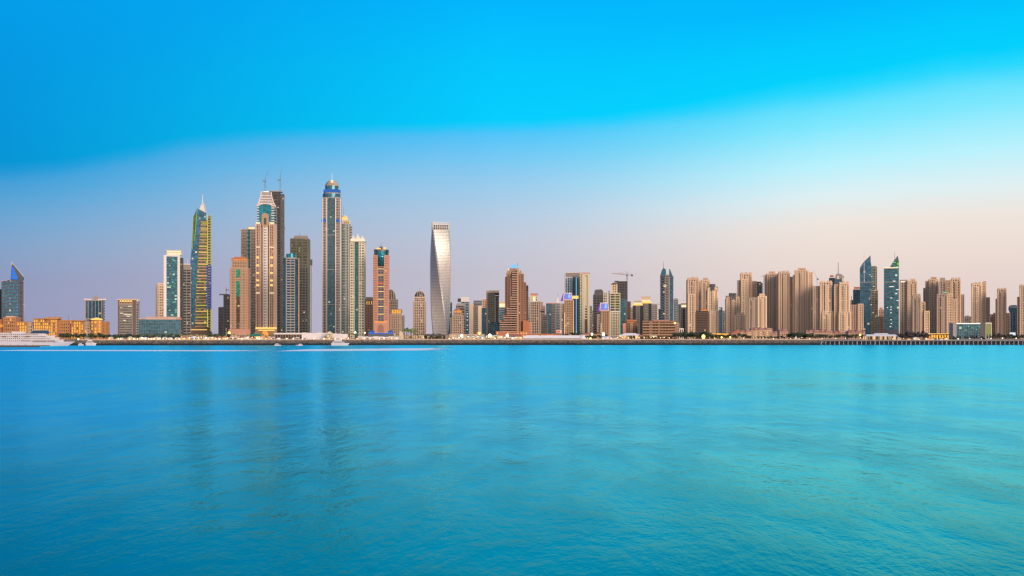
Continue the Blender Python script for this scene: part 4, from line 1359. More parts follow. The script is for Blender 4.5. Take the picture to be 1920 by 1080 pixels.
a.body('right_edge', a.fp(1105.6, 1110, 20, y0=2), 574, wall='grey_concrete', gl='glass_olive', fh=5, slab=0.4, pier=2.2, pw=0.3)

a = T('apartment_tower', 'dark grey tower with a rounded roof behind the shorter violet crowned tower', 'tower', 1124, 3700)
a.body('main_shaft', a.fp(1112, 1131, 28), 553, wall='grey_dark', gl='glass_dark', fh=4.8, slab=0.36, pier=6.4, pw=0.2)
a.out('round_roof', [(1114, 553), (1114.6, 545.5), (1116.5, 543), (1128, 542.4), (1131, 546), (1131, 553)], 'grey_dark', 2, 24)
a.body('right_wing', a.fp(1131, 1138.5, 26, y0=1), 549, wall='cream', gl='glass_olive', fh=4.8, slab=0.4, pier=3.7, pw=0.3)

a = T('apartment_tower', 'olive glazed tower with a cream lower half and stepped roof', 'tower', 1152, 3450)
a.body('upper_shaft', a.fp(1143.5, 1163, 26), 550, 584, wall='cream', gl='glass_olive', fh=5, slab=0.26, pier=9.7, pw=0.14)
a.body('main_shaft', a.fp(1144, 1163, 26), 584, wall='cream', gl='glass_dark', fh=5, slab=0.44, pier=4.7, pw=0.46)
a.body('top_step', a.fp(1147, 1157.5, 20, y0=2), 531.5, 550, wall='sandstone_pale', gl='glass_olive', fh=5, slab=0.4, pier=5, pw=0.44)
a.box('left_side', 1140.6, 1143.4, 545, 634, 'grey_concrete', 2, 24)
a.out('roof', [(1145.6, 534), (1149, 530), (1158, 530), (1158, 532)], 'brown_dark', 1, 20)
a.box('floor_band', 1143.2, 1163.4, 583, 585.4, 'white_paint', -0.6, 0.2)

a = T('unfinished_tower', 'unfinished tower with dark bare floors over teal glass under a hammerhead crane', 'tower', 1167, 3700)
a.body('bare_floors', a.fp(1157, 1176, 28), 528, 561, wall='grey_dark', gl='charcoal', fh=5, slab=0.3, pier=4.6, pw=0.24)
a.body('main_shaft', a.fp(1162, 1173.5, 26), 561, wall='steel', gl='glass_teal_bright', fh=5, slab=0.2, pier=5.7, pw=0.14)
a.body('side_core', a.fp(1173.5, 1176.5, 22, y0=1), 561, wall='brown_dark', gl='glass_brown', fh=5, slab=0.4, pier=0)
a.plant(1152, 1160, 526.4, 529, 'grey_dark', 2, 14, 'roof_frame')

c_ = T('tower_crane', 'hammerhead crane with a long level jib beside the unfinished teal tower', 'crane', 1175.6, 3720)
mk = MB()
zt = c_.Z(513)
for sx_, sy_ in ((-1, -1), (1, -1), (1, 1), (-1, 1)):
    mk.bar((sx_ * 1.4, sy_ * 1.4 + 4, c_.Z(600)), (sx_ * 1.4, sy_ * 1.4 + 4, zt), 0.8)
q, k = c_.Z(560), 0
while q < zt - 3:
    mk.bar((-1.4 if k % 2 else 1.4, 2.6, q), (1.4 if k % 2 else -1.4, 2.6, q + 3), 0.5)
    q += 3
    k += 1
mk.build('mast', 'steel', c_.e)
mk = MB()
mk.bar((c_.X(1147), 4, c_.Z(512.6)), (c_.X(1175), 4, c_.Z(515.4)), 0.9, 1.4)
mk.bar((c_.X(1150), 4, c_.Z(511.8)), (c_.X(1175), 4, c_.Z(513.2)), 0.5, 0.6)
mk.build('jib', 'roof_red', c_.e)
mk = MB()
mk.bar((c_.X(1175.6), 4, c_.Z(515.4)), (c_.X(1187), 4, c_.Z(516)), 1.4)
mk.build('counter_jib', 'roof_red', c_.e)
mk = MB()
mk.box(c_.X(1183), c_.X(1187), 2.6, 5.4, c_.Z(518), c_.Z(514.6))
mk.build('counterweight', 'steel', c_.e)
mk = MB()
mk.bar((0, 4, zt), (0, 4, c_.Z(509)), 1.2, 0.5)
mk.bar((0, 4, c_.Z(509)), (c_.X(1156), 4, c_.Z(512)), 0.3)
mk.bar((0, 4, c_.Z(509)), (c_.X(1185), 4, c_.Z(514.6)), 0.3)
mk.build('apex_frame', 'steel', c_.e)
mk = MB()
mk.box(-2, 1, 2, 5, c_.Z(518), c_.Z(515.6))
mk.build('cab', 'steel', c_.e)

a = T('apartment_tower', 'thin brown tower between the unfinished teal tower and the gold crowned pair', 'tower', 1181, 3950)
a.body('main_shaft', a.fp(1176, 1182.5, 20), 566, wall='brown_dark', gl='glass_brown', fh=5, slab=0.4, pier=3, pw=0.4)
a.body('right_wing', a.fp(1182.5, 1187, 18, y0=2), 577, wall='sandstone_grey', gl='glass_grey', fh=5, slab=0.4, pier=2.2, pw=0.4)


def gold_crown(label, x0, x1, top, c0, c1, Y, gl):
    a = T('gold_crown_tower', label, 'tower', (x0 + x1) / 2, Y, 'dark towers with gold lit crowns')
    w3 = (x1 - x0) / 3.2
    a.body('left_shaft', a.fp(x0, x0 + w3, 24), c1 + 2, wall='charcoal', gl='glass_dark', fh=4.6, slab=0.16, pier=3, pw=0.2)
    a.body('centre_bay', a.fp(x0 + w3, x1 - w3 * 0.9, 24, y0=-0.8), c1 + 2, wall='taupe', gl=gl, fh=4.6, slab=0.34, pier=3.4, pw=0.4)
    a.body('right_shaft', a.fp(x1 - w3 * 0.9, x1, 24), c1 + 2, wall='charcoal', gl='glass_dark', fh=4.6, slab=0.16, pier=3, pw=0.2)
    a.box('crown', x0 + 1, x1 - 1, c0, c1 + 1.6, 'cream', 1.4, 22)
    a.box('crown_glow', x0 - 0.3, x1 + 0.3, c1 - 2.6, c1 + 0.6, 'light_gold', -0.8, 1.2)  # gold floodlight on the crown put in as a glowing band
    a.box('crown_glow', x0 + 2.5, x1 - 2.5, c0 + 0.8, c0 + 2.6, 'light_warm', 0.8, 1.3)
    a.box('top', x0 + 3, x1 - 2, top, c0, 'sandstone', 4, 18)
    a.box('roof_edge', x0 + 2.4, x1 - 1.4, top - 0.8, top, 'cream', 3.4, 19)
    return a


gold_crown('lower dark tower with a gold lit crown behind the round brown block', 1186.5, 1205, 564.5, 567, 572, 3300, 'glass_grey')
gold_crown('higher dark tower with a gold lit crown behind the banded brown hotel', 1200, 1221.5, 556.5, 562, 568, 3400, 'glass_olive')

a = T('apartment_tower', 'pale grey slab with a white edge left of the spired blue tower', 'tower', 1230, 3800)
a.body('main_shaft', a.fp(1221.5, 1233, 24), 571, wall='grey_concrete', gl='glass_grey', fh=3.6, slab=0.5, pier=2.6, pw=0.4)
a.box('edge_pier', 1232.4, 1234.2, 570, 634, 'white_paint', -1, 22)
a.box('roof_frame', 1222, 1238, 569.6, 570.8, 'pink_stone', 2, 20)
a.body('right_wing', a.fp(1234.2, 1240, 20, y0=2), 580, wall='charcoal', gl='glass_dark', fh=4, slab=0.3, pier=0)

a = T('spired_tower', 'blue glass tower with two pointed fins and a spire', 'tower', 1250, 3400)
a.body('left_shaft', a.fp(1237.5, 1247, 26), 517, wall='grey_dark', gl='glass_blue_deep', fh=5, slab=0.34, pier=0)
a.body('centre_bay', a.fp(1247, 1254.5, 24, y0=-1.2), 516, wall='taupe', gl='glass_brown', fh=5, slab=0.3, pier=3.6, pw=0.3)
a.body('right_shaft', a.fp(1254.5, 1263, 26), 520, wall='steel', gl='glass_blue', fh=5, slab=0.18, pier=0)
a.out('left_fin', [(1238.2, 517), (1239.6, 510), (1242, 504.5), (1244.5, 502.4), (1248.2, 505), (1249.5, 517)], 'glass_blue', 2, 20)
a.out('right_fin', [(1254.2, 520), (1254.2, 504), (1256.4, 505), (1260.5, 515), (1262.6, 520)], 'glass_teal', 2, 20)
a.bar('spire', 1243.8, 503, 1243.8, 490, 0.9, 'steel', 8, 0.35)
for r in (534, 536.5):
    a.box('lit_floor', 1244, 1249.6, r, r + 1.2, 'light_warm', -1.6, -1.3)
a.bar('edge_light', 1254.4, 504, 1254.4, 634, 0.6, 'cream', -1.6)  # plain cream edge strip

a = T('apartment_tower', 'grey blue tower just right of the spired blue tower', 'tower', 1268, 3800)
a.body('main_shaft', a.fp(1263, 1271.5, 24), 562, wall='grey_concrete', gl='glass_blue', fh=4.4, slab=0.34, pier=3, pw=0.3)
a.body('right_wing', a.fp(1271.5, 1278, 22, y0=2), 571, wall='steel', gl='glass_teal', fh=4.4, slab=0.24, pier=3, pw=0.3)
a.plant(1264.5, 1270, 559, 562, 'grey_concrete', 2, 16)

a = T('gold_crown_tower', 'dark narrow tower with a gold lit top touching the left beach tower', 'tower', 1283, 3500, 'dark towers with gold lit crowns')
a.body('main_shaft', a.fp(1275.5, 1289, 22), 577, wall='sandstone_grey', gl='glass_dark', fh=4.6, slab=0.3, pier=3.6, pw=0.4)
a.box('crown', 1277, 1288.5, 568, 577, 'sandstone_pale', 2, 18)
a.box('crown_glow', 1277.5, 1288.4, 572, 576, 'light_warm', 1.2, 1.9)  # emissive panel for the floodlit gold top
a.box('top', 1277.5, 1285, 565.4, 568, 'light_rose', 4, 14)
a.bar('spire', 1281.6, 566, 1281.6, 560, 0.6, 'taupe', 9, 0.3)
a.box('dark_strip', 1280.2, 1283.6, 578, 634, 'charcoal', -0.7, 0.5)


# ------------------------------------------------------------------ the sandstone beach towers
def crownset(a, x0, x1, top, style, y0, d, wall):
    w_ = x1 - x0
    if style == 'arch':
        k = max(2, round(w_ / 6.5))
        for i in range(k):
            xa = x0 + w_ * (i + 0.12) / k
            xb = x0 + w_ * (i + 0.88) / k
            xm = (xa + xb) / 2
            a.out('roof_arch', [(xa, top + 0.5), (xa, top - 2.4), (xm, top - 3.8), (xb, top - 2.4), (xb, top + 0.5)], wall, y0 + 0.4, y0 + d - 2)
    elif style == 'step':
        a.body('roof_pavilion', a.fp(x0 + w_ * 0.22, x1 - w_ * 0.2, d * 0.6, y0=y0 + 3), top - 4.5, top, wall=wall, gl='glass_window', fh=4.5, slab=0.4, pier=3.4, pw=0.55)
    elif style == 'dark':
        m_ = 'grey_dark'
        a.body('dark_crown', a.fp(x0 + w_ * 0.22, x1 - w_ * 0.24, d * 0.7, y0=y0 - 1, cut=2.2), top - 6.5, top + 5.5, wall=m_, gl='glass_dark', fh=4, slab=0.4, pier=4, pw=0.5)
        a.body('crown_wing', a.fp(x0 - 0.2, x0 + w_ * 0.2, d * 0.6, y0=y0 + 1), top - 1.5, top + 7, wall=m_, gl='glass_dark', fh=4, slab=0.4, pier=4, pw=0.5)
        a.body('crown_wing', a.fp(x1 - w_ * 0.2, x1 + 0.2, d * 0.6, y0=y0 + 1), top - 1.5, top + 5, wall=m_, gl='glass_dark', fh=4, slab=0.4, pier=4, pw=0.5)
    elif style == 'turret':
        for q in (0.0, 0.3, 0.62):
            xa = x0 + w_ * q + 0.6
            a.body('roof_turret', a.fp(xa, xa + w_ * 0.26, d * 0.5, y0=y0 + 1), top - 3.4 + 1.2 * (q == 0.0), top + 0.5, wall=wall, gl='glass_window', fh=3.6, slab=0.4, pier=w_ * 0.13, pw=0.5)
    elif style == 'flat':
        a.box('parapet', x0 - 0.2, x1 + 0.2, top - 1.2, top, wall, y0 - 0.4, y0 + d)


def beach_tower(label, Y, tiers, side=None, wall='sandstone', name='beach_tower', group='sandstone beach towers'):
    """tiers: (x0, x1, top, y0, depth, crown style, wall or None)"""
    x0 = min(q[0] for q in tiers)
    x1 = max(q[1] for q in tiers)
    a = T(name, label, 'tower', (x0 + x1) / 2, Y, group)
    for i, (xa, xb, top, y0, d, style, wl) in enumerate(tiers):
        wl = wl or wall  # grey walls on shaded wings carry that shade in the colour
        w_ = xb - xa
        bay = (4.6 if w_ > 16 else 5.2) if w_ > 12 else 3.4
        o = a.body('main_shaft' if i == 0 else 'side_wing', a.fp(xa, xb, d, y0=y0, cut=1.4 if w_ > 14 else 0), top, wall=wl, gl='glass_window', fh=4.6, slab=0.30, pier=bay, pw=0.52, proud=1.1)
        # solid corner piers and a projecting bay break the facade up
        if w_ > 9:
            for xp in (xa + (1.4 if w_ > 14 else 0.5), xb - (1.4 if w_ > 14 else 0.5)):
                a.bar('corner_pier', xp, top + 3, xp, 634, 1.5, wl, y0 - 0.5, parent=o)
        if w_ > 15:
            xm = xa + w_ * (0.36 if i % 2 else 0.42)
            a.body('projecting_bay', a.fp(xm, xm + w_ * 0.25, 5, y0=y0 - 2.2), top + 6, wall=wl, gl='glass_window', fh=4.4, slab=0.40, pier=w_ * 0.125, pw=0.5, parent=o)
            a.box('setback_band', xa - 0.2, xb + 0.2, top + 31, top + 32.4, wl, y0 - 0.7, y0 + 1.0, parent=o)
        crownset(a, xa, xb, top, style, y0, d, wl)
    return a


beach_tower('sandstone tower with a flat broad top right of the gold topped narrow tower', 3150,
            [(1288.5, 1311, 523.5, 0, 30, 'turret', None), (1286.8, 1290, 526, 3, 26, None, 'sandstone_grey'), (1303, 1313.5, 527, 2, 28, 'flat', None), (1289, 1304, 552, -4, 20, None, 'sandstone_pale')])
beach_tower('sandstone tower half hidden behind the dark crowned beach tower', 3400,
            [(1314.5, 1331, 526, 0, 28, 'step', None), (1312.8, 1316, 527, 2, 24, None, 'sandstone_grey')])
beach_tower('sandstone tower with a dark crown and warm glowing foot', 3120,
            [(1326, 1346, 540, 0, 30, 'dark', 'sandstone_pale'), (1322, 1326.5, 545, 3, 26, None, 'sandstone_grey'), (1330, 1347.5, 584, -3, 20, None, 'sandstone_pale')])

a = T('office_block', 'dark brown mid rise block with an orange lit roof between two sandstone towers', 'tower', 1316, 3000)
a.body('main_shaft', a.fp(1304, 1328.5, 24, cut=1.2), 586, wall='brown_dark', gl='glass_dark', fh=4.6, slab=0.4, pier=3.5, pw=0.34)
a.box('roof_wall', 1305, 1328, 582.4, 586, 'charcoal', 1, 20)
a.box('roof_light', 1314, 1326, 579, 582.3, 'terracotta', 3, 18)  # plain orange roof block
a.box('lit_edge', 1314, 1326, 581.6, 582.6, 'light_orange', 0.4, 0.95)

a = T('office_tower', 'narrow blue grey tower between two dark crowned sandstone towers', 'tower', 1354, 3800)
a.body('main_shaft', a.fp(1348, 1354.5, 22), 577, wall='steel', gl='glass_blue', fh=4.4, slab=0.26, pier=3, pw=0.24)
a.body('right_wing', a.fp(1354.5, 1361, 20, y0=2), 583, wall='grey_concrete', gl='glass_teal', fh=4.4, slab=0.3, pier=3, pw=0.3)

beach_tower('sandstone tower with a dark crown and a lower wing in front', 3080,
            [(1361, 1387, 557, 0, 30, 'dark', None), (1377, 1397.5, 592, -6, 24, 'step', 'sandstone_pale'), (1359.6, 1363, 562, 2, 24, None, 'sandstone_grey')])
beach_tower('tall sandstone tower with broad shoulders left of the dark slab and thin mast', 3300,
            [(1387.5, 1410, 514, 0, 32, 'arch', None), (1382, 1388, 526, 3, 28, None, 'sandstone_grey'), (1408, 1419, 528, 3, 28, 'flat', None), (1390, 1402, 524, -3, 12, None, 'sandstone_pale')])

a = T('office_tower', 'dark slab rising between the sandstone towers beside the thin mast', 'tower', 1423, 3800)
a.body('main_shaft', a.fp(1418, 1427, 24), 529, wall='charcoal', gl='glass_dark', fh=4.6, slab=0.3, pier=4.4, pw=0.2)
a.body('right_wing', a.fp(1427, 1430, 20, y0=2), 531, wall='steel', gl='glass_blue', fh=4.6, slab=0.2, pier=3, pw=0.2)

c_ = T('tower_crane', 'thin tall crane mast seen between two sandstone towers', 'crane', 1432.6, 3790)
mk = MB()
for sx_, sy_ in ((-1, -1), (1, -1), (1, 1), (-1, 1)):
    mk.bar((sx_ * 1.2, sy_ * 1.2, 0), (sx_ * 1.2, sy_ * 1.2, c_.Z(518)), 0.7)
q, k = c_.Z(580), 0
while q < c_.Z(518) - 3:
    mk.bar((-1.2 if k % 2 else 1.2, -1.2, q), (1.2 if k % 2 else -1.2, -1.2, q + 3), 0.5)
    q += 3
    k += 1
mk.build('mast', 'steel', c_.e)
mk = MB()
mk.bar((c_.X(1428), -6, c_.Z(518.4)), (c_.X(1436.4), 8, c_.Z(515.6)), 1.0)
mk.build('jib', 'steel', c_.e)
mk = MB()
mk.bar((0, 0, c_.Z(518)), (0, 0, c_.Z(512.5)), 0.9, 0.4)
mk.build('apex_frame', 'steel', c_.e)

beach_tower('lower sandstone tower with a grey striped left half in front of the thin mast', 3020,
            [(1420, 1437.5, 556, 0, 28, 'step', 'sandstone_pale'), (1403, 1420.5, 559, 2, 28, 'flat', 'sandstone_grey')])
beach_tower('sandstone tower with a plain left flank at the left of the close group of three', 3250,
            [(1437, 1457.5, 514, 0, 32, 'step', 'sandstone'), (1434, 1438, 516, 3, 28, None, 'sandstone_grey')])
beach_tower('middle sandstone tower of the close group of three with a turreted top', 3200,
            [(1459, 1481, 512, 0, 34, 'turret', 'sandstone'), (1479, 1491, 520, 3, 30, 'flat', 'sandstone'), (1456.6, 1461, 514, 4, 30, None, 'sandstone_grey')])
beach_tower('tallest sandstone tower at the right of the close group of three', 3180,
            [(1490, 1516, 507.5, 0, 34, 'step', 'sandstone'), (1486.5, 1492, 516, 3, 30, None, 'sandstone'), (1516, 1524.5, 511, 2, 32, 'flat', 'sandstone_pale')])
beach_tower('sandstone tower with a shaded left wing right of the close group of three', 3120,
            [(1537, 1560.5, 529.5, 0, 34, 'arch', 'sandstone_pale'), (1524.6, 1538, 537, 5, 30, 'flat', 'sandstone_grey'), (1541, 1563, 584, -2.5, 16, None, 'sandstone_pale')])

c_ = T('tower_crane', 'faint thin crane jib leaning above the shaded sandstone wing', 'crane', 1532, 3900)
mk = MB()
mk.bar((0, 0, 0), (0, 0, c_.Z(522)), 1.2)
mk.build('mast', 'grey_concrete', c_.e)
mk = MB()
mk.bar((0, 0, c_.Z(522)), (c_.X(1525), 0, c_.Z(507)), 0.8, 0.4)
mk.build('jib', 'grey_concrete', c_.e)
mk = MB()
mk.box(0.5, 4, -1.5, 1.5, c_.Z(525), c_.Z(522))
mk.build('counterweight', 'steel', c_.e)

a = T('office_tower', 'dark blue tower with a red roof box behind the paired sandstone towers', 'tower', 1561, 3800)
a.body('main_shaft', a.fp(1554.5, 1567, 26), 521.5, wall='navy_panel', gl='glass_blue_deep', fh=4.6, slab=0.18, pier=3, pw=0.2)
a.box('roof_box', 1556, 1563, 516, 521, 'roof_red', 2, 16)
a.box('roof_trim', 1554.5, 1566, 519.6, 520.8, 'light_rose', -0.6, 0.2)

a = T('office_tower', 'blue grey tower with a tall mast and white roof panels', 'tower', 1573, 3700)
a.body('main_shaft', a.fp(1565, 1581.5, 26), 524, wall='steel', gl='glass_blue', fh=4.6, slab=0.3, pier=4, pw=0.3)
a.out('roof_screen', [(1565, 524), (1567, 514), (1571, 512.5), (1577, 513.6), (1583, 519), (1581.5, 524)], 'grey_concrete', 2, 20)
a.box('roof_panel', 1569, 1573, 517.5, 524, 'white_paint', 0.5, 1.9)
a.box('roof_panel', 1578.5, 1581.5, 520.5, 527, 'cream', -0.8, 0.5)
a.bar('mast', 1571.6, 514, 1571.6, 491, 1.3, 'steel', 10, 0.8)

beach_tower('sandstone tower in front of the masted blue tower', 3100,
            [(1573, 1593, 532, 0, 32, 'turret', 'sandstone_pale'), (1564, 1574, 534, 4, 28, None, 'sandstone'), (1572, 1595.5, 585, -2.5, 16, None, 'sandstone_pale')])

a = T('office_tower', 'dark blue tower with a red roof rim left of the sail shaped tower', 'tower', 1606, 3700)
a.body('main_shaft', a.fp(1599.6, 1613, 26), 543.5, wall='navy_panel', gl='glass_blue_deep', fh=4.6, slab=0.14, pier=3.4, pw=0.14)
a.box('roof', 1601, 1613, 538, 543, 'roof_red', 2, 20)
a.box('roof_trim', 1599.6, 1612, 541.6, 542.8, 'white_paint', -0.5, 0.3)
a.bar('antenna', 1596.6, 562, 1596.6, 555, 1.0, 'steel', 3)
a.body('left_wing', a.fp(1594.5, 1599.6, 20, y0=2), 563, wall='taupe', gl='glass_dark', fh=4.6, slab=0.4, pier=2.4, pw=0.3)
beach_tower('low brown sandstone block at the foot of the sail shaped tower', 3000,
            [(1608.5, 1619, 570.5, 0, 24, 'flat', 'sandstone'), (1595.8, 1609, 572.5, 2, 24, 'flat', 'pink_stone')], group='sandstone beach towers')

# two glass towers
a = T('sail_tower', 'sail topped dark blue glass tower with a spire in front of its curve', 'tower', 1630, 3250)
a.out('glass_sail', [(1613.5, 634), (1612.4, 570), (1612, 503), (1613.6, 499.5), (1618, 492.6), (1624, 487.5), (1632, 485.4), (1634, 500), (1634.8, 540), (1636, 590), (1637, 634)], 'glass_blue', 0, 30)
a.out('sail_tip', [(1620.6, 490), (1626, 484.6), (1632.2, 478.6), (1632.6, 486.6), (1625, 488)], 'steel', 2, 26)
a.body('right_shaft', a.fp(1634.2, 1641.5, 28, sh=3, y0=1), 500, wall='taupe', gl='glass_green', fh=4.6, slab=0.3, pier=7, pw=0.12)
a.body('lower_wing', a.fp(1633, 1646, 20, y0=-1.5), 545, wall='sandstone_grey', gl='glass_olive', fh=4.6, slab=0.26, pier=6.4, pw=0.14)
a.body('lower_step', a.fp(1643, 1648.6, 18, y0=-1), 594, wall='grey_concrete', gl='glass_green', fh=4.6, slab=0.26, pier=5, pw=0.2)
for r in range(531, 630, 6):
    a.box('floor_band', 1612.6, 1635.5, r, r + 0.9, 'steel', -0.35, 0.2)
a.box('floor_band', 1612, 1641.5, 528.4, 529.6, 'grey_concrete', -0.6, 0.2)
a.bar('spire', 1620.4, 528, 1620, 470, 1.1, 'white_paint', -1.6, 0.5)
a.box('roof_cap', 1634.6, 1641.5, 498.6, 500.4, 'roof_pink', 1.5, 24)
for x, r in ((1630, 515), (1633, 518), (1637, 537), (1640, 544), (1629, 560), (1632, 571), (1636, 586)):
    a.box('lit_window', x, x + 2.4, r, r + 1.0, 'light_warm', -1.9, -1.4)

a = T('teal_tower', 'teal glass tower with a green lit triangular crown', 'tower', 1671, 3250)
a.body('main_shaft', a.fp(1657, 1685.5, 32), 503.5, wall='steel', gl='glass_teal', fh=5, slab=0.2, pier=0, proud=0.4)
a.out('crown', [(1667.5, 502.6), (1672, 495), (1677, 487.6), (1683.2, 479.4), (1685.4, 489), (1685.4, 502.6)], 'glass_green', 2, 26)
a.out('crown_frame', [(1676, 490.4), (1680, 483.5), (1683.2, 479), (1684, 487)], 'steel', 1.2, 1.9)
a.box('roof_light', 1657, 1684, 501.0, 503.0, 'light_warm', -0.6, 0.4)
a.box('crown_glow', 1672, 1680, 491.4, 492.8, 'screen_green', 1.5, 1.9)
a.box('crown_glow', 1682, 1686, 493, 496.6, 'neon_green', 1.3, 1.9)
a.box('crown_glow', 1681, 1685, 499.5, 502, 'screen_green', 1.3, 1.9)
a.bar('spire', 1677.6, 490, 1677.6, 472.5, 0.9, 'steel', 8, 0.35)
a.box('floor_band', 1656.8, 1685.8, 528.4, 529.6, 'grey_concrete', -0.7, 0.2)
a.box('base', 1657, 1685.5, 618, 634, 'steel', -1.2, 3)
for x0, x1, r in ((1674, 1679, 526.6), (1680, 1685, 542.6), (1669, 1673, 558), (1669, 1672, 575), (1669, 1672, 580), (1669, 1672, 586), (1669.5, 1672, 599), (1670, 1672.5, 606), (1681, 1685, 563), (1663, 1665, 576), (1667, 1676, 537), (1668, 1671, 612)):
    a.box('lit_window', x0, x1, r, r + 1.1, 'light_white', -0.3, 0.3)

a = T('apartment_tower', 'pinkish low tower seen through the gap between the two glass towers', 'tower', 1653, 3900)
a.body('main_shaft', a.fp(1647.5, 1660, 20), 581, wall='pink_stone', gl='glass_bronze', fh=4.4, slab=0.5, pier=3, pw=0.4)
a.body('dark_front', a.fp(1648.4, 1657, 14, y0=-4), 594, wall='brown_dark', gl='glass_dark', fh=4.4, slab=0.4, pier=3, pw=0.3)
a.plant(1649, 1655, 576.5, 581, 'pink_stone', 4, 14)

beach_tower('sandstone tower with a lit roof slot right of the teal tower', 3150,
            [(1703, 1719.6, 528, 0, 30, 'step', 'sandstone'), (1687, 1702, 525.5, 4, 30, 'flat', 'sandstone_grey'), (1701.5, 1707, 527, -2, 12, None, 'sandstone_pale')]) \
    .box('roof_light', 1688.5, 1696, 527.2, 529, 'light_white', 3.0, 3.6)
beach_tower('stepped sandstone tower falling away in three terraces to the right', 3050,
            [(1710.5, 1727, 555, 0, 26, 'turret', 'sandstone_grey'), (1722, 1735, 567, 2, 24, 'flat', 'sandstone'), (1733, 1743, 584, -1, 22, 'flat', 'sandstone_pale')])
beach_tower('back sandstone tower with a shaded left wing behind the green lit tower', 3350,
            [(1741, 1760, 524.5, 0, 32, 'step', 'sandstone'), (1735, 1742, 527.5, 3, 28, 'flat', 'sandstone_grey'), (1731, 1736, 540.5, 5, 24, None, 'sandstone_grey')])
beach_tower('sandstone tower with a white lit rooftop box behind the green lit tower', 3300,
            [(1761, 1773.5, 528, 0, 28, None, 'sandstone_grey'), (1772, 1783, 526, 4, 26, 'flat', 'sandstone')]) \
    .box('roof_box', 1762, 1772, 520.5, 528, 'sandstone_grey', 2, 20)
a = beach_tower('dark striped sandstone tower with small green lights near its top', 3050,
                [(1756, 1776.5, 552, 0, 28, 'flat', 'sandstone_grey'), (1776, 1787, 551.5, 2, 28, 'flat', 'sandstone_pale'), (1786, 1794, 562, 4, 24, None, 'sandstone')])
a.box('green_light', 1768, 1776, 547.4, 549, 'screen_green', -0.6, 0.2)
a.box('green_light', 1759.5, 1761.5, 551.4, 552.6, 'neon_green', -0.6, 0.2)
a.box('green_light', 1759.5, 1761.5, 556.4, 557.6, 'neon_green', -0.6, 0.2)
beach_tower('back sandstone tower with arched top and a shaded right wing', 3350,
            [(1783, 1801.5, 523.5, 0, 32, 'arch', 'sandstone'), (1796, 1808, 553, 2, 28, 'flat', 'sandstone_grey')])
beach_tower('sandstone tower with a turreted roof rising behind the low glass block', 3150,
            [(1821, 1841, 533, 0, 32, 'turret', 'sandstone_pale'), (1841, 1849, 531.5, 3, 28, 'turret', 'sandstone'), (1848.5, 1856, 558.5, 5, 24, 'flat', 'sandstone_grey')])
beach_tower('slender sandstone tower between the low glass block and the flared blue tower', 3100,
            [(1869.5, 1887, 543, 0, 28, 'arch', 'sandstone'), (1866.5, 1870, 561, 2, 24, None, 'sandstone_grey'), (1886.5, 1895, 588, 2, 24, 'flat', 'sandstone')])
beach_tower('sandstone tower cut by the right edge of the photo', 3050,
            [(1911.5, 1938, 536, 0, 30, 'arch', 'sandstone'), (1907, 1912, 557.5, 3, 26, 'flat', 'sandstone_grey')])

a = T('apartment_block', 'low brown block in the gap left of the turreted sandstone tower', 'building', 1815, 3700)
a.body('main_block', a.fp(1808, 1823, 24), 594, wall='taupe', gl='glass_brown', fh=4.4, slab=0.4, pier=3.4, pw=0.4)
a.plant(1810, 1817, 591.5, 594, 'taupe', 4, 14)

a = T('apartment_block', 'dark plum block left of the slender sandstone tower', 'building', 1863, 3700)
a.body('main_block', a.fp(1856.5, 1869, 24), 590, wall='brown_dark', gl='glass_dark', fh=4.4, slab=0.34, pier=3.4, pw=0.34)
a.plant(1862, 1867, 586.5, 590, 'brown_dark', 4, 14)

a = T('office_tower', 'dark blue tower that flares out to a wide rounded top', 'tower', 1900, 3600)
a.out('glass_shaft', [(1894.5, 634), (1894.5, 589), (1892.4, 584.6), (1890.6, 580), (1890.6, 577.6), (1892, 575.4), (1908.5, 575.4), (1910, 577.6), (1910, 634)], 'glass_blue_deep', 0, 24)
a.out('rounded_roof', [(1890.2, 577.6), (1892, 573.4), (1897, 571.8), (1904, 571.8), (1909.5, 573.4), (1910.4, 577.6)], 'steel', -0.8, 24)
for x in (1898.4, 1904.6):
    a.bar('fin', x, 584, x, 634, 0.8, 'steel', -0.4)

# filler towers of the second row glimpsed in the gaps
for lab, x0, x1, top, wl, gl in (
        ('grey tower peeping between the violet crowned towers', 1107, 1113, 583, 'grey_concrete', 'glass_grey'),
        ('distant grey tower left of the pink stepped tower', 1008, 1013.5, 579, 'grey_concrete', 'glass_grey'),
        ('distant teal tower right of the beige framed slab', 940, 948, 590, 'steel', 'glass_teal'),
        ('distant plain tower right of the tall cream portal tower', 1133, 1142, 590, 'taupe', 'glass_dark')):
    a = T('apartment_tower', lab, 'tower', (x0 + x1) / 2, 4300)
    a.body('main_shaft', a.fp(x0, x1, 20), top, wall=wl, gl=gl, fh=4.4, slab=0.4, pier=3, pw=0.3)
    a.plant(x0 + 1, x1 - 1.5, top - 1.6, top, wl, 3, 12)

# ------------------------------------------------------------------ low buildings along the shore
def lowrise(label, x0, x1, top, Y, wall, gl, fh=4.6, pier=4, slab=0.45, pw=0.4, cat='building', name='shore_building', d=24, roof=None, roof_h=2.0, sh=0):
    a = T(name, label, cat, (x0 + x1) / 2, Y, None, rot=False)
    a.body('main_block', a.fp(x0, x1, d, sh=sh), top, wall=wall, gl=gl, fh=fh, slab=slab, pier=pier, pw=pw)
    if roof:
        a.prism('roof', a.fp(x0 - 0.8, x1 + 0.8, d + 3, sh=sh, y0=-1.5), top - roof_h, top - 0.4, roof, fp2=a.fp(x0 + 1.5, x1 - 1.5, d - 8, sh=sh, y0=4))
    return a


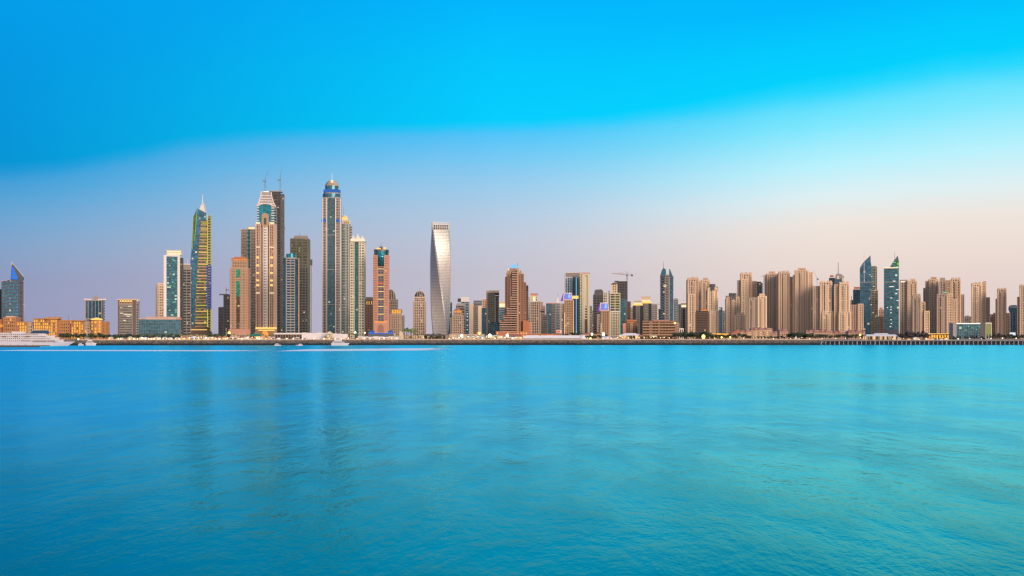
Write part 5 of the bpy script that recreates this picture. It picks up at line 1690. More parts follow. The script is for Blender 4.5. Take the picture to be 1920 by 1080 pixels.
# round brown block and banded hotel
a = T('round_block', 'squat brown block with a flat overhanging roof and golden lit centre', 'building', 1183, 2900)
a.body('main_block', a.fp(1168.5, 1195.5, 26, cut=4), 607, wall='brown_stone', gl='glass_bronze', fh=4.2, slab=0.46, pier=6.5, pw=0.3)
a.box('centre_pier', 1181, 1187, 606, 634, 'tan', -1.4, 4)
a.box('side_pier', 1168, 1173.5, 606, 634, 'salmon', -0.9, 8)
a.prism('roof_slab', a.fp(1167.5, 1196.5, 28, y0=-2, cut=4), 602.6, 605.4, 'brown_dark')
a.prism('roof_top', a.fp(1172, 1193, 20, y0=2, cut=3), 599.4, 602.4, 'terracotta')
a.box('roof_light', 1176, 1190, 603.8, 604.6, 'light_orange', -2.5, -2.05)
a = T('beach_hotel', 'wide brown hotel with stacked balcony bands and a pale stair tower', 'hotel', 1240, 2850)
a.body('main_block', a.fp(1205, 1266, 28), 602.5, wall='brown_stone', gl='glass_bronze', fh=5.2, slab=0.34, pier=6, pw=0.16)
for x0, x1 in ((1217, 1223), (1233.5, 1237.5)):
    a.box('pier_block', x0, x1, 601.5, 634, 'brown_stone', -1.0, 6)
a.box('roof', 1226, 1255, 600, 602.2, 'roof_pink', 2, 22)
for i in range(6):
    r = 606 + i * 5.2
    a.box('balcony_band', 1205, 1266.5, r, r + 1.8, 'tan', -3.0, 0.5)
a.body('right_wing', a.fp(1266.5, 1273.5, 22, y0=-1), 606, wall='pink_stone', gl='glass_bronze', fh=5.2, slab=0.4, pier=3.4, pw=0.4)
a.body('low_wing', a.fp(1273.5, 1281.5, 18, y0=-2), 616.5, wall='white_paint', gl='glass_bronze', fh=8, slab=0.2, pier=4, pw=0.3)
a.ball('roof_lamp', 1265.2, 606, 1.9, 'lamp_glow_yellow', -2.0)
a.box('entrance_light', 1218, 1232, 629.5, 631, 'light_warm', -4, -3.4)

# red roofed mall along the beach towers
for lab, x0, x1, top, Y in (
        ('pink mall wing with sloping red roof left of the long lit arcade', 1384, 1410, 622, 2760),
        ('long pink mall wing with a lit arcade under red roofs', 1409, 1448, 617.5, 2800),
        ('pink gabled mall pavilion at the foot of the close group of three', 1462, 1477, 620.5, 2780),
        ('pink mall wing with low red roof at the foot of the group of three', 1447, 1463, 624, 2860),
        ('long low pink mall wing under the shaded sandstone tower', 1512, 1560, 621.5, 2820),
        ('dim pink mall wing under the sandstone tower with the mast behind', 1559, 1588, 624, 2840),
        ('pale pink beach pavilion left of the sail shaped tower', 1591, 1622, 622.5, 2720)):
    a = lowrise(lab, x0, x1, top, Y, 'pink_stone', 'glass_shop' if 'lit' in lab else 'glass_bronze', fh=5.2, pier=3.6, pw=0.5, roof='roof_pink', roof_h=2.6, name='mall_wing')
    k = 0
    x = x0 + 3
    while x < x1 - 5:
        a.out('gable', [(x, top), (x + 2.4, top - 3.6), (x + 4.8, top)], 'roof_red', -2.2, 10)
        x += 9.5 + 3 * (k % 2)
        k += 1
a = T('mall_hall', 'steep dark red roofed hall left of the pink mall wings', 'building', 1374, 2740, None, rot=False)
a.body('main_block', a.fp(1352, 1388, 22), 628, wall='tan', gl='glass_shop', fh=6, slab=0.4, pier=4, pw=0.4)
a.out('roof', [(1366, 628), (1376, 621.5), (1386, 617.5), (1390, 628)], 'roof_red', 1, 20)
a.box('lit_front', 1344, 1366, 625.5, 627.6, 'light_window', -1.3, -1.0)
a = T('food_court', 'row of golden lit arches at the foot of the green lit tower', 'building', 1763, 2850, None, rot=False)
a.body('main_block', a.fp(1739, 1786, 20), 626.5, wall='tan', gl='glass_gold', fh=7, slab=0.2, pier=4, pw=0.3)
for i in range(9):
    x = 1741 + i * 5
    a.out('lit_arch', [(x, 634), (x, 629), (x + 1.4, 627.2), (x + 2.8, 629), (x + 2.8, 634)], 'light_window', -0.5, -0.25)
a.box('light_line', 1740, 1786, 625.2, 626.2, 'light_gold', -0.6, 0.5)
a = T('lit_terrace', 'low yellow lit terrace under the warm footed dark crowned tower', 'building', 1340, 2850, None, rot=False)
a.body('main_block', a.fp(1330, 1352, 18), 626, wall='tan', gl='glass_gold', fh=6, slab=0.24, pier=4, pw=0.3)
a.box('light_line', 1330, 1352, 625, 626, 'light_window', -0.6, 0.5)

# low glass block on the right
a = T('glass_block', 'low dark glass block with a white lit roof edge and pale green end', 'building', 1820, 2800, None, rot=False)
a.body('main_block', a.fp(1793, 1838, 26), 608, wall='steel', gl='glass_teal', fh=4.4, slab=0.14, pier=4.4, pw=0.14)
a.box('left_core', 1786.5, 1793, 605.6, 634, 'grey_concrete', -1.0, 24)
a.box('right_core', 1838, 1848, 606, 634, 'grey_dark', -0.6, 24)
a.body('green_end', a.fp(1848, 1859.4, 22), 606, wall='white_paint', gl='glass_olive', fh=9, slab=0.12, pier=5.6, pw=0.14)
a.box('green_panel', 1849, 1858.6, 607.4, 627, 'leaf_palm_pale', -0.45, 0.1)
a.box('roof_light', 1794, 1838, 605.6, 607.4, 'light_white', -1.3, 24)
for x, r in ((1801, 612), (1815, 611), (1822, 614), (1836, 612), (1809, 618), (1830, 617)):
    a.box('lit_window', x, x + 1.4, r, r + 2, 'screen_green', -0.3, 0.05)
a = T('video_screen', 'bright white lit screen on posts beside the flared blue tower', 'screen', 1898, 2700, None, rot=False)
a.box('screen_panel', 1893.5, 1903.8, 623.6, 631.4, 'screen_white', 0, 1)
a.box('screen_frame', 1893, 1904.3, 623.1, 631.9, 'grey_dark', 1.02, 2.2)
for x in (1895, 1902):
    a.bar('post', x, 631.5, x, 634.5, 0.8, 'grey_dark', 1.5)
a = T('hoarding', 'small red and white lit billboard by the taller violet crowned tower', 'billboard', 1047.5, 2700, None, rot=False)
a.box('panel', 1043.4, 1052.6, 618.8, 624.4, 'light_rose', 0, 1.2)
a.box('red_panel', 1044.2, 1050.4, 620, 623.4, 'light_red', -0.35, -0.02)
for x in (1045, 1051):
    a.bar('post', x, 624.3, x, 634, 0.7, 'grey_dark', 0.6)

for lab, x0, x1, top, wl in (
        ('warm lit shop row at the foot of the neon edged tower', 338, 400, 628.5, 'tan'),
        ('low lit shop row below the dark unfinished tower pair', 402, 432, 629.5, 'brown_stone'),
        ('lit arcade between the tan tower and the pagoda podium', 432, 466, 628, 'pink_stone'),
        ('lit shop row at the foot of the tower with cream side piers', 842, 908, 627.5, 'sandstone_grey'),
        ('orange lit terrace row under the striped grey tower', 988, 1050, 627, 'terracotta'),
        ('lit terrace row under the tall cream portal tower', 1066, 1126, 628, 'tan'),
        ('dim shop row at the foot of the domed brown tower', 756, 800, 629, 'sandstone_grey')):
    lowrise(lab, x0, x1, top, 2700, wl, 'glass_shop', fh=5.5, pier=4.2, pw=0.4, slab=0.4, name='shop_row')

# ------------------------------------------------------------------ tents, hoardings and pavilions on the promenade
def tent(label, x0, x1, eave, ridge, Y, m='tent_white', d=22, hip=3.0, group=None, base='grey_concrete'):
    a = T('event_tent', label, 'tent', (x0 + x1) / 2, Y, group, rot=False)
    mb = MB()
    mb.prism(a.fp(x0, x1, d), a.Z(eave), a.Z(ridge), poly2=a.fp(x0 + hip, x1 - hip, d * 0.2, y0=d * 0.4))
    mb.build('roof', m, a.e)
    a.prism('wall', inset(a.fp(x0, x1, d), 0.5), eave + 0.05, None, base)
    k = int((x1 - x0) / 6)
    for i in range(k + 1):
        x = x0 + (x1 - x0) * i / k
        a.bar('post', x, eave, x, 636, 0.5, 'white_paint', -0.2)
    return a


tent('long white marquee with a shaded front right of the stepped brown tower', 979, 1018, 634.4, 628.6, 2420, hip=8)  # front's shade put into the grey default wall
a = tent('longest white marquee ending in a rounded white dome', 1010, 1092, 634.2, 628.8, 2440, hip=4)
a.lathe('end_dome', 1094, [(9.5, 636.6), (9.0, 633), (6.6, 630), (2.8, 628.4), (0.3, 628.1)], 'tent_white', 8)
tent('white pavilion with an upturned roof in front of the round brown block', 1160, 1205, 629.0, 624.6, 2420, hip=14, base='glass_shop')
tent('low pale beach tent near the olive glazed tower', 1128, 1146, 633.0, 630.6, 2400, m='boat_white', base='tent_white')
tent('pinkish low tent right of the pale beach tent', 1146, 1166, 633.4, 630.8, 2400, m='pink_stone', base='tent_white')
tent('orange lit kiosk roof at the right end of the upturned pavilion', 1197, 1208, 631, 627.6, 2390, m='terracotta', hip=4, base='glass_shop')
tent('white flat roofed beach club on the shore left of the teal tower', 1624, 1684, 630.6, 627.0, 2440, m='white_paint', hip=3, base='glass_shop')
tent('upper white canopy of the beach club below the sail shaped tower', 1640, 1668, 627.6, 624.6, 2480, m='white_paint', hip=2, base='glass_shop')
tent('green canopy beside the podium of the pagoda crowned tower', 466, 488, 630.4, 626.0, 2500, m='green_canvas', hip=3, base='glass_shop')
tent('orange tiled pavilion roof at the foot of the stepped brown tower', 928, 956, 629.5, 622.6, 2600, m='terracotta', hip=9, base='glass_shop')
tent('red roofed low pavilion left of the long white marquee', 952, 980, 631.4, 627.4, 2500, m='roof_red', hip=4, base='glass_shop')
tent('cream lit terrace roof under the beige framed slab', 910, 936, 631.0, 628.2, 2480, m='cream', hip=2, base='glass_shop')
tent('cream awning under the tower with cream side piers', 862, 908, 632.0, 629.6, 2460, m='cream', hip=2, base='glass_shop')
tent('red awning at the foot of the twisted tower', 795, 836, 630.0, 627.4, 2560, m='brown_dark', hip=3, base='glass_bronze')
tent('orange lit roofs behind the pale beach tents', 1090, 1140, 627.2, 624.4, 2700, m='terracotta', hip=5, base='glass_gold')

a = T('site_hall', 'low grey hall with a pale flat roof below the dark blue banded tower', 'building', 540, 2620, None, rot=False)
a.body('main_block', a.fp(515, 566, 20), 627, wall='grey_concrete', gl='glass_bronze', fh=8, slab=0.1, pier=5, pw=0.2)
a.box('roof', 514, 567, 624.2, 627, 'tent_white', -1.5, 22)


def hoarding(label, x0, x1, top, Y, breaks=()):
    a = T('site_hoarding', label, 'hoarding', (x0 + x1) / 2, Y, None, rot=False)
    k = max(1, int((x1 - x0) / 9))
    for i in range(k):
        xa = x0 + (x1 - x0) * i / k
        xb = x0 + (x1 - x0) * (i + 1) / k
        a.box('panel', xa + 0.06, xb - 0.06, top + 0.5 * ((i * 7) % 3), 637, 'tent_white', 0.02 * (i % 2), 0.8)
    for i in range(k + 1):
        xa = x0 + (x1 - x0) * i / k
        a.bar('post', xa, top + 1, xa, 637, 0.4, 'grey_concrete', 1.2)
    return a


hoarding('tall white site hoarding below the tallest tower', 566, 613, 623.6, 2580)
hoarding('white site hoarding behind the motor yacht', 622, 652, 625.2, 2580)
hoarding('low white hoarding below the salmon tower', 671, 748, 630.6, 2480)
a = T('gate_house', 'cream gate house with floors between the white hoardings', 'building', 617, 2560, None, rot=False)
a.body('main_block', a.fp(612.6, 622.6, 12), 625.5, wall='cream', gl='glass_gold', fh=3.6, slab=0.4, pier=3.3, pw=0.3)
a.out('roof', [(612.6, 625), (617.5, 620.6), (622.6, 625)], 'cream', 0, 10)
a = T('gate_house', 'plain cream tower block at the right end of the low white hoarding', 'building', 752, 2520, None, rot=False)
a.body('main_block', a.fp(749, 755, 8), 623, wall='cream', gl='glass_grey', fh=6, slab=0.6, pier=3, pw=0.6)
a.plant(750, 753, 621.8, 623, 'cream', 2, 6)
for lab, x0, x1 in (('left blue canopy at the foot of the salmon tower', 691, 702), ('right blue canopy at the foot of the salmon tower', 727, 737)):
    a = T('blue_canopy', lab, 'canopy', (x0 + x1) / 2, 2900, None, rot=False)
    a.out('canvas', [(x0, 624), (x0 + 1, 620.6), ((x0 + x1) / 2, 619), (x1 - 1, 620.6), (x1, 624)], 'blue_canvas', 0, 12)
    for x in (x0 + 0.6, x1 - 0.6):
        a.bar('post', x, 624, x, 634, 0.5, 'steel', 0.3)
a = T('light_bar', 'long blue lit bar with violet wall below the salmon tower', 'light bar', 714, 2860, None, rot=False)
a.box('blue_light', 691, 737, 624.2, 625.8, 'neon_blue', 0, 1)
a.box('wall', 690, 738, 625.9, 634, 'steel', 0, 2)
a.bar('lit_edge', 691, 624.3, 736, 624.3, 0.4, 'screen_cyan', -0.4)

# ------------------------------------------------------------------ boats
YB = 2050
a = T('cruise_ship', 'big white cruise ship cut by the left edge of the photo', 'ship', 60, YB, None, rot=False, z=0.0)
mb = MB()


def deck(mb, x0, x1, bow, r0, r1, w, mi=0):
    """plan with a pointed bow to the right"""
    xa, xb, xc = a.X(x0), a.X(x1), a.X(x1 + bow)
    mb.prism([(xa, -w), (xb, -w), (xc, 0), (xb, w), (xa, w)], a.Z(r1), a.Z(r0), mi)


mb = MB()
xa, xb = a.X(-60), a.X(104)
lo = [(xa, -8), (xb - 6, -8), (a.X(126), 0), (xb - 6, 8), (xa, 8)]
hi = [(xa, -9), (xb, -9), (a.X(141), 0), (xb, 9), (xa, 9)]
mb.prism(lo, -0.5, a.Z(640.4), poly2=hi)
mb.build('hull', 'boat_white', a.e)
mb = MB()
mb.prism([(x * 1.002, y * 1.03) for x, y in lo], -0.6, 1.1)
mb.build('waterline', 'brown_dark', a.e)
for i, (x1_, bow, r0, r1, w_) in enumerate(((113, 8, 636.4, 640.6, 8.4), (106, 7, 632.6, 636.4, 8.1), (97, 8, 628.8, 632.6, 7.8), (82, 9, 625.4, 628.8, 7.2))):
    mb = MB()
    deck(mb, -60, x1_, bow, r0, r0 + 0.8, w_ + 0.35)
    deck(mb, -60, x1_ - 0.8, bow - 1, r0 + 0.8, r1, w_)
    o = mb.build('deck', 'boat_white', a.e)
    mb = MB()
    x = -58.0
    while x < x1_ - 8:
        wl = 1.5 if x < 40 or i < 1 else 0.9
        mb.box(a.X(x), a.X(x + wl), -w_ - 0.12, -w_ + 0.2, a.Z(r1 - 0.7), a.Z(r1 - 2.2))
        x += 3.6 if x < 40 else 2.0
    q = mb.build('window_row', 'glass_boat', o)
    if i == 0:
        mb = MB()
        mb.box(a.X(64), a.X(108), -w_ - 1.0, -w_ - 0.8, a.Z(641.2), a.Z(640.5))
        mb.build('lower_stripe', 'brown_dark', o)
mb = MB()
deck(mb, -60, 20, 1, 623.8, 625.3, 5)
deck(mb, 24, 46, 2, 621.6, 625.3, 5)
mb.build('deck_house', 'boat_white', a.e)
mb = MB()
mb.outline([(a.X(58), a.Z(625.4)), (a.X(61), a.Z(621.6)), (a.X(66), a.Z(619.4)), (a.X(85), a.Z(619.4)), (a.X(91), a.Z(621.8)), (a.X(92), a.Z(625.4))], -4, 4)
mb.build('funnel', 'navy_panel', a.e)
a.box('funnel_stripe', 63, 78, 618.6, 619.35, 'boat_white', -3.4, 3.4)
a.bar('mast', 88, 620, 88, 613, 0.5, 'white_paint', 0)
for x in (8, 30, 52):
    a.box('lifeboat', x, x + 7, 629.6, 631.4, 'terracotta', -9.6, -8.4)

a = T('floating_dock', 'dark low floating dock on the water in front of the cruise ship', 'dock', 28, 1800, None, rot=False, z=0.0)
a.box('deck', -60, 70, 648.0, 649.2, 'pier_deck', 0, 12)
a.box('float', -59, 69, 649.25, 652, 'charcoal', 0.6, 11)
for x in range(-50, 68, 14):
    a.bar('mooring_pile', x, 645.8, x, 652, 0.7, 'timber', -0.6)


def motor_yacht(label, xc, L_, r_wl, Y, h, name='motor_yacht', cat='boat', dirn=1, z=0.0, group=None):
    """L_ length and h height in photograph pixels"""
    a = T(name, label, cat, xc, Y, group, rot=False, z=z)
    s = a.sz
    l, hh = L_ * s, h * s
    w_ = l * 0.13
    mb = MB()
    f = lambda u: u * l * dirn

    def plan(u0, u1, ub, wd):
        p = [(f(u0), -wd), (f(u1), -wd), (f(ub), 0), (f(u1), wd), (f(u0), wd)]
        return p if dirn > 0 else p[::-1]
    mb.prism(plan(-0.48, 0.16, 0.40, w_ * 0.8), -0.3, hh * 0.34, poly2=plan(-0.5, 0.2, 0.52, w_))
    mb.build('hull', 'boat_white', a.e)
    mb = MB()
    mb.prism(plan(-0.42, 0.1, 0.24, w_ * 0.82), hh * 0.34, hh * 0.58, poly2=plan(-0.40, 0.06, 0.18, w_ * 0.76))
    o = mb.build('cabin', 'boat_white', a.e)
    mb = MB()
    mb.prism(plan(-0.36, 0.1, 0.225, w_ * 0.85), hh * 0.42, hh * 0.52)
    mb.build('window_row', 'glass_boat', o)
    mb = MB()
    mb.prism(plan(-0.32, 0.0, 0.08, w_ * 0.66), hh * 0.58, hh * 0.74)
    mb.prism(plan(-0.36, 0.02, 0.09, w_ * 0.72), hh * 0.75, hh * 0.80)
    mb.build('flybridge', 'boat_white', a.e)
    mb = MB()
    mb.bar((f(-0.12), 0, hh * 0.8), (f(-0.15), 0, hh * 1.05), 0.5, 0.2)
    mb.bar((f(-0.2), 0, hh * 0.92), (f(-0.08), 0, hh * 0.92), 0.4)
    mb.build('radar_mast', 'steel', a.e)
    return a


motor_yacht('sleek white motor yacht in front of the white hoarding below the tallest tower', 638, 34, 644, 2120, 14)
motor_yacht('small white yacht moored on the rock bank left of the golden round tower', 171, 20, 640, 2150, 14)
motor_yacht('tiny white speedboat under the pagoda crowned tower', 521, 13, 646, 2080, 5, 'speedboat')
motor_yacht('tiny white speedboat near the rocks below the dark blue banded tower', 561, 14, 646, 2080, 4.5, 'speedboat', dirn=-1)
motor_yacht('little pale boat lying beside the bow of the cruise ship', 152, 11, 640, 2130, 6, 'speedboat')

for lab, x in (('sailing dinghy with a small white sail on the rocks below the group of three', 1492), ('small dinghy beside the sail boat on the rocks', 1498)):
    a = T('sail_boat', lab, 'boat', x, 2320, None, rot=False)
    mb = MB()
    mb.prism([(-3, -1), (2, -1), (4, 0), (2, 1), (-3, 1)], 0.2, 1.4)
    mb.build('hull', 'boat_white', a.e)
    mb = MB()
    hgt = 6.5 if x == 1492 else 3.0
    mb.outline([(-2.6, 1.8), (2.2, 1.8), (0.6, hgt)], -0.12, 0.12)
    mb.bar((0.8, 0, 1.4), (0.8, 0, hgt + 0.8), 0.25)
    mb.build('sail', 'tent_white', a.e)

# ------------------------------------------------------------------ pier on the right
YP = 2262
a = T('pier', 'long timber pier on many dark piles at the right', 'pier', 1740, YP, None, rot=False, z=0.0)
zt = a.Z(637.4)
mb = MB()
x0p, x1p = a.X(1536), a.X(2060)
mb.box(x0p, x1p, 0, 9, zt - 1.1, zt)
mb.build('deck', 'pier_deck', a.e)
mb = MB()
mb.box(x0p, x1p, 0.15, 0.6, zt - 2.2, zt - 1.13)
mb.box(x0p, x1p, 8.4, 8.85, zt - 2.2, zt - 1.13)
mb.build('beam', 'charcoal', a.e)
mb = MB()
mb.box(x0p, x1p, 0.1, 0.3, zt + 0.95, zt + 1.15)
q = x0p
while q < x1p:
    mb.box(q, q + 0.2, 0.1, 0.3, zt + 0.01, zt + 0.94)
    q += 3.0
mb.build('railing', 'sandstone_grey', a.e)
pile = None
k = 0
px_ = 1540.0
while px_ < 1960:
    big = (k % 4 == 0)
    for yy in (0.9, 8.0):
        wd = 1.5 if big else 0.95
        mb = MB()
        mb.lathe(a.X(px_), yy, [(wd * 0.62, -2.0), (wd * 0.6, zt - 2.22)], 8)
        mb.build('pile', 'pier_pile' if yy < 2 else 'charcoal', a.e, True)  # rear piles coloured dark to carry the shade under the deck
    mb = MB()
    mb.box(a.X(px_) - 0.9, a.X(px_) + 0.9, 0.7, 8.6, zt - 2.9, zt - 2.24)
    mb.build('cross_beam', 'charcoal', a.e)  # dark colour stands for shade below the deck
    px_ += 8.4
    k += 1

# ------------------------------------------------------------------ trees
def leaf_quads(mb, c, rad, n, size, squash=0.8):
    for _ in range(n):
        while True:
            v = Vector((random.uniform(-1, 1), random.uniform(-1, 1), random.uniform(-1, 1)))
            if 0.35 < v.length < 1:
                break
        p = Vector(c) + Vector((v.x * rad, v.y * rad, v.z * rad * squash))
        d1 = Vector((random.uniform(-1, 1), random.uniform(-1, 1), random.uniform(-0.5, 0.5))).normalized()
        d2 = d1.cross(v.normalized() + Vector((0.01, 0.02, 0.3))).normalized()
        s = size * random.uniform(0.6, 1.3)
        b = len(mb.v)
        mb.v += [tuple(p + d1 * s), tuple(p + d2 * s * 0.7), tuple(p - d1 * s), tuple(p - d2 * s * 0.7)]
        mb.f.append((b, b + 1, b + 2, b + 3))
        mb.m.append(0)


def bushy(name, label, leaf, seed, hgt=10.0):
    random.seed(seed)
    e = bpy.data.objects.new(name, None)
    C.objects.link(e)
    mb = MB()
    mb.bar((0, 0, 0), (0.2, 0, hgt * 0.45), 0.8, 0.45)
    for q in (-1, 1, 0.2):
        mb.bar((0.2, 0, hgt * 0.38), (q * hgt * 0.2, 0.4 * q, hgt * 0.66), 0.4, 0.2)
    mb.build('trunk', 'bark', e)
    mb = MB()
    for _ in range(9):
        c = (random.uniform(-0.26, 0.26) * hgt, random.uniform(-0.22, 0.22) * hgt, hgt * random.uniform(0.42, 0.86))
        leaf_quads(mb, c, hgt * random.uniform(0.14, 0.24), 46, hgt * 0.062)
    mb.build('crown', leaf, e)
    return e


def palm(name, label, leaf, seed, hgt=11.0, fl=4.2, n=15):
    random.seed(seed)
    e = bpy.data.objects.new(name, None)
    C.objects.link(e)
    mb = MB()
    lean = random.uniform(-0.5, 0.5)
    mb.bar((0, 0, 0), (lean * 0.4, 0, hgt * 0.5), 0.75, 0.6)
    mb.bar((lean * 0.4, 0, hgt * 0.5), (lean, 0, hgt), 0.6, 0.5)
    mb.build('trunk', 'bark', e)
    mb = MB()
    for k in range(n):
        az_ = 2 * math.pi * k / n + random.uniform(-0.2, 0.2)
        up_ = random.uniform(-0.1, 1.0)
        prev = Vector((lean, 0, hgt))
        d = Vector((math.cos(az_), math.sin(az_), up_)).normalized()
        side = Vector((-math.sin(az_), math.cos(az_), 0))
        for j in range(5):
            nxt = prev + d * (fl / 5)
            d = (d + Vector((0, 0, -0.28))).normalized()
            wa, wb = (0.34 + 0.5 * math.sin(math.pi * j / 5)), (0.34 + 0.5 * math.sin(math.pi * (j + 1) / 5)) if j < 4 else 0.08
            b = len(mb.v)
            dr = Vector((0, 0, -0.35))
            mb.v += [tuple(prev - side * wa + dr), tuple(prev), tuple(prev + side * wa + dr), tuple(nxt + side * wb + dr), tuple(nxt), tuple(nxt - side * wb + dr)]
            mb.f += [(b, b + 1, b + 4, b + 5), (b + 1, b + 2, b + 3, b + 4)]
            mb.m += [0, 0]
            prev = nxt
    mb.build('crown', leaf, e)
    return e


def kids(o):
    return [c for c in bpy.data.objects if c.parent == o]


PROTO = {}
for key, fn, nm, leaf, seeds in (('dark', bushy, 'broadleaf_tree', 'leaf_dark', (1, 2, 3)), ('plum', bushy, 'broadleaf_tree', 'leaf_plum', (4, 5)),
                                 ('palm', palm, 'palm_tree', 'leaf_palm', (6, 7)), ('pale', palm, 'palm_tree', 'leaf_palm_pale', (8, 9))):
    PROTO[key] = []
    for sd in seeds:
        e = fn(nm, '', leaf, sd)
        PROTO[key].append([e, kids(e), False])
random.seed(11)


def plant_tree(key, px, Y, scale, label, cat, group):
    rec = random.choice(PROTO[key])
    e, ch, used = rec
    if not used:
        o = e
        rec[2] = True
    else:
        o = e.copy()
        C.objects.link(o)
        for c in ch:
            c2 = c.copy()
            C.objects.link(c2)
            c2.parent = o
    o.location = (wx_of(px, Y), Y, LAND)
    o.scale = (scale, scale, scale * random.uniform(0.9, 1.1))
    o.rotation_euler = (0, 0, random.uniform(0, 6.28))
    tag(o, label, cat, group)
    return o


def tree_row(key, x0, x1, n, Y, hpx, label, group, jit=0.3, dy=30):
    base = 10.0 if key in ('dark', 'plum') else 13.5
    for i in range(n):
        px = x0 + (x1 - x0) * (i + 0.5 + random.uniform(-jit, jit)) / n
        yy = Y + random.uniform(-dy, dy)
        h_ = hpx * yy / F * random.uniform(0.8, 1.12)
        plant_tree(key, px, yy, h_ / base, label, 'palm' if key in ('palm', 'pale') else 'tree', group)


G = 'trees along the shore'
tree_row('dark', 112, 140, 6, 2400, 13, 'dark leafy tree in the row between the cruise ship bow and the golden hotel', 'trees by the cruise ship')
tree_row('dark', 140, 198, 11, 2420, 13, 'dark leafy tree in the row under the golden round tower', 'trees under the golden round tower')
tree_row('dark', 198, 222, 6, 2420, 12, 'dark leafy tree in the gap between the golden hotel and the brown slab', 'trees left of the brown slab')
tree_row('dark', 222, 262, 9, 2420, 11, 'dark leafy tree in the row under the brown banded slab', 'trees under the brown slab')
tree_row('dark', 262, 340, 14, 2440, 10, 'dark leafy tree in the row before the low teal glass block', 'trees before the teal block')
tree_row('palm', 262, 345, 12, 2380, 12, 'small palm before the low teal glass block', 'palms before the teal block')
tree_row('palm', 345, 430, 14, 2400, 13, 'small palm on the promenade under the neon edged tower', 'palms under the neon tower')
tree_row('dark', 388, 432, 8, 2460, 14, 'dark tree in the gap right of the neon edged tower', 'trees right of the neon tower')
tree_row('palm', 430, 466, 6, 2400, 11, 'small palm under the tan tower with green glass', 'palms under the tan tower')
tree_row('palm', 488, 515, 4, 2400, 11, 'small palm before the pagoda tower podium', 'palms under the pagoda tower')
tree_row('pale', 654, 672, 5, 2380, 15, 'lit palm in the clump right of the motor yacht', 'lit palms right of the yacht', dy=12)  # pale leaves stand for lamplight on these palms
tree_row('pale', 674, 690, 4, 2560, 9, 'low lit shrub palm left of the blue canopies', 'shrub palms by the blue canopies', dy=12)
tree_row('pale', 757, 781, 7, 2420, 22, 'tall bright green palm left of the domed brown tower', 'bright palms by the domed tower', dy=16)
tree_row('palm', 781, 835, 9, 2390, 13, 'small palm at the foot of the twisted tower', 'palms under the twisted tower')
tree_row('dark', 796, 836, 5, 2370, 9, 'small round tree on the promenade below the twisted tower', 'round trees under the twisted tower')
tree_row('dark', 1058, 1128, 13, 2700, 14, 'dark tree behind the longest white marquee', 'trees behind the long marquee')
tree_row('dark', 1096, 1130, 7, 2400, 9, 'dark shrub tree between the white dome and the pale tent', 'shrubs right of the white dome')
tree_row('dark', 1205, 1264, 9, 2420, 7, 'low dark shrub before the wide brown hotel', 'shrubs before the brown hotel')
tree_row('dark', 1262, 1330, 17, 2430, 15, 'dark tree in the belt below the left sandstone towers', 'trees below the left sandstone towers')
tree_row('dark', 1330, 1404, 14, 2420, 11, 'dark tree in the row before the steep red roofed hall', 'trees before the red roofed hall')
tree_row('dark', 1404, 1475, 11, 2410, 8, 'dark shrub tree before the pink mall wings', 'shrubs before the mall wings')
tree_row('dark', 1476, 1526, 12, 2420, 14, 'dark tree in the belt right of the gabled mall pavilion', 'trees right of the mall pavilion')
tree_row('dark', 1526, 1600, 14, 2430, 11, 'dark tree in the row before the long low mall wing', 'trees before the low mall wing')
tree_row('plum', 1684, 1742, 14, 2500, 15, 'dusky tree in the row right of the white beach club', 'dusky trees right of the beach club')
tree_row('plum', 1600, 1660, 7, 2560, 10, 'dusky tree behind the white beach club', 'dusky trees behind the beach club')
tree_row('plum', 1788, 1860, 12, 2440, 8, 'dusky shrub before the low dark glass block', 'shrubs before the glass block')
tree_row('plum', 1858, 1920, 13, 2440, 12, 'dusky tree in the row by the bright white screen', 'trees by the white screen')
for key in PROTO:
    for rec in PROTO[key]:
        if not rec[2]:
            for c in rec[1]:
                bpy.data.objects.remove(c)
            bpy.data.objects.remove(rec[0])

# ------------------------------------------------------------------ lamps and lit kiosks
LAMP = {}


def lamp(px, row, Y, rad, label, group, m='lamp_glow', name='street_lamp'):
    key = (m, name)
    s = Y / F
    z = H - (row - YH) * s
    hgt = max(z - LAND, 1.6)
    if key not in LAMP:
        e = bpy.data.objects.new(name, None)
        C.objects.link(e)
        mb = MB()
        mb.lathe(0, 0, [(0.05, -0.6), (0.36, -0.5), (0.5, -0.1), (0.46, 0.3), (0.2, 0.55), (0.05, 0.6)], 8)
        hd = mb.build('lamp_head', m, e, True)
        mb = MB()
        mb.lathe(0, 0, [(0.16, 0), (0.10, 0.5), (0.07, 1.0)], 6)
        pl_ = mb.build('pole', 'steel', e)
        LAMP[key] = (e, hd, pl_)
        o, h2, p2 = e, hd, pl_
    else:
        e, hd, pl_ = LAMP[key]
        o, h2, p2 = e.copy(), hd.copy(), pl_.copy()
        for q in (o, h2, p2):
            C.objects.link(q)
        h2.parent = p2.parent = o
    o.location = (wx_of(px, Y), Y, LAND)
    h2.location = (0, 0, hgt)
    rad *= 1.25
    h2.scale = (2 * rad * s,) * 3
    p2.scale = (1.3, 1.3, hgt - rad * s)
    tag(o, label, 'street lamp', group)


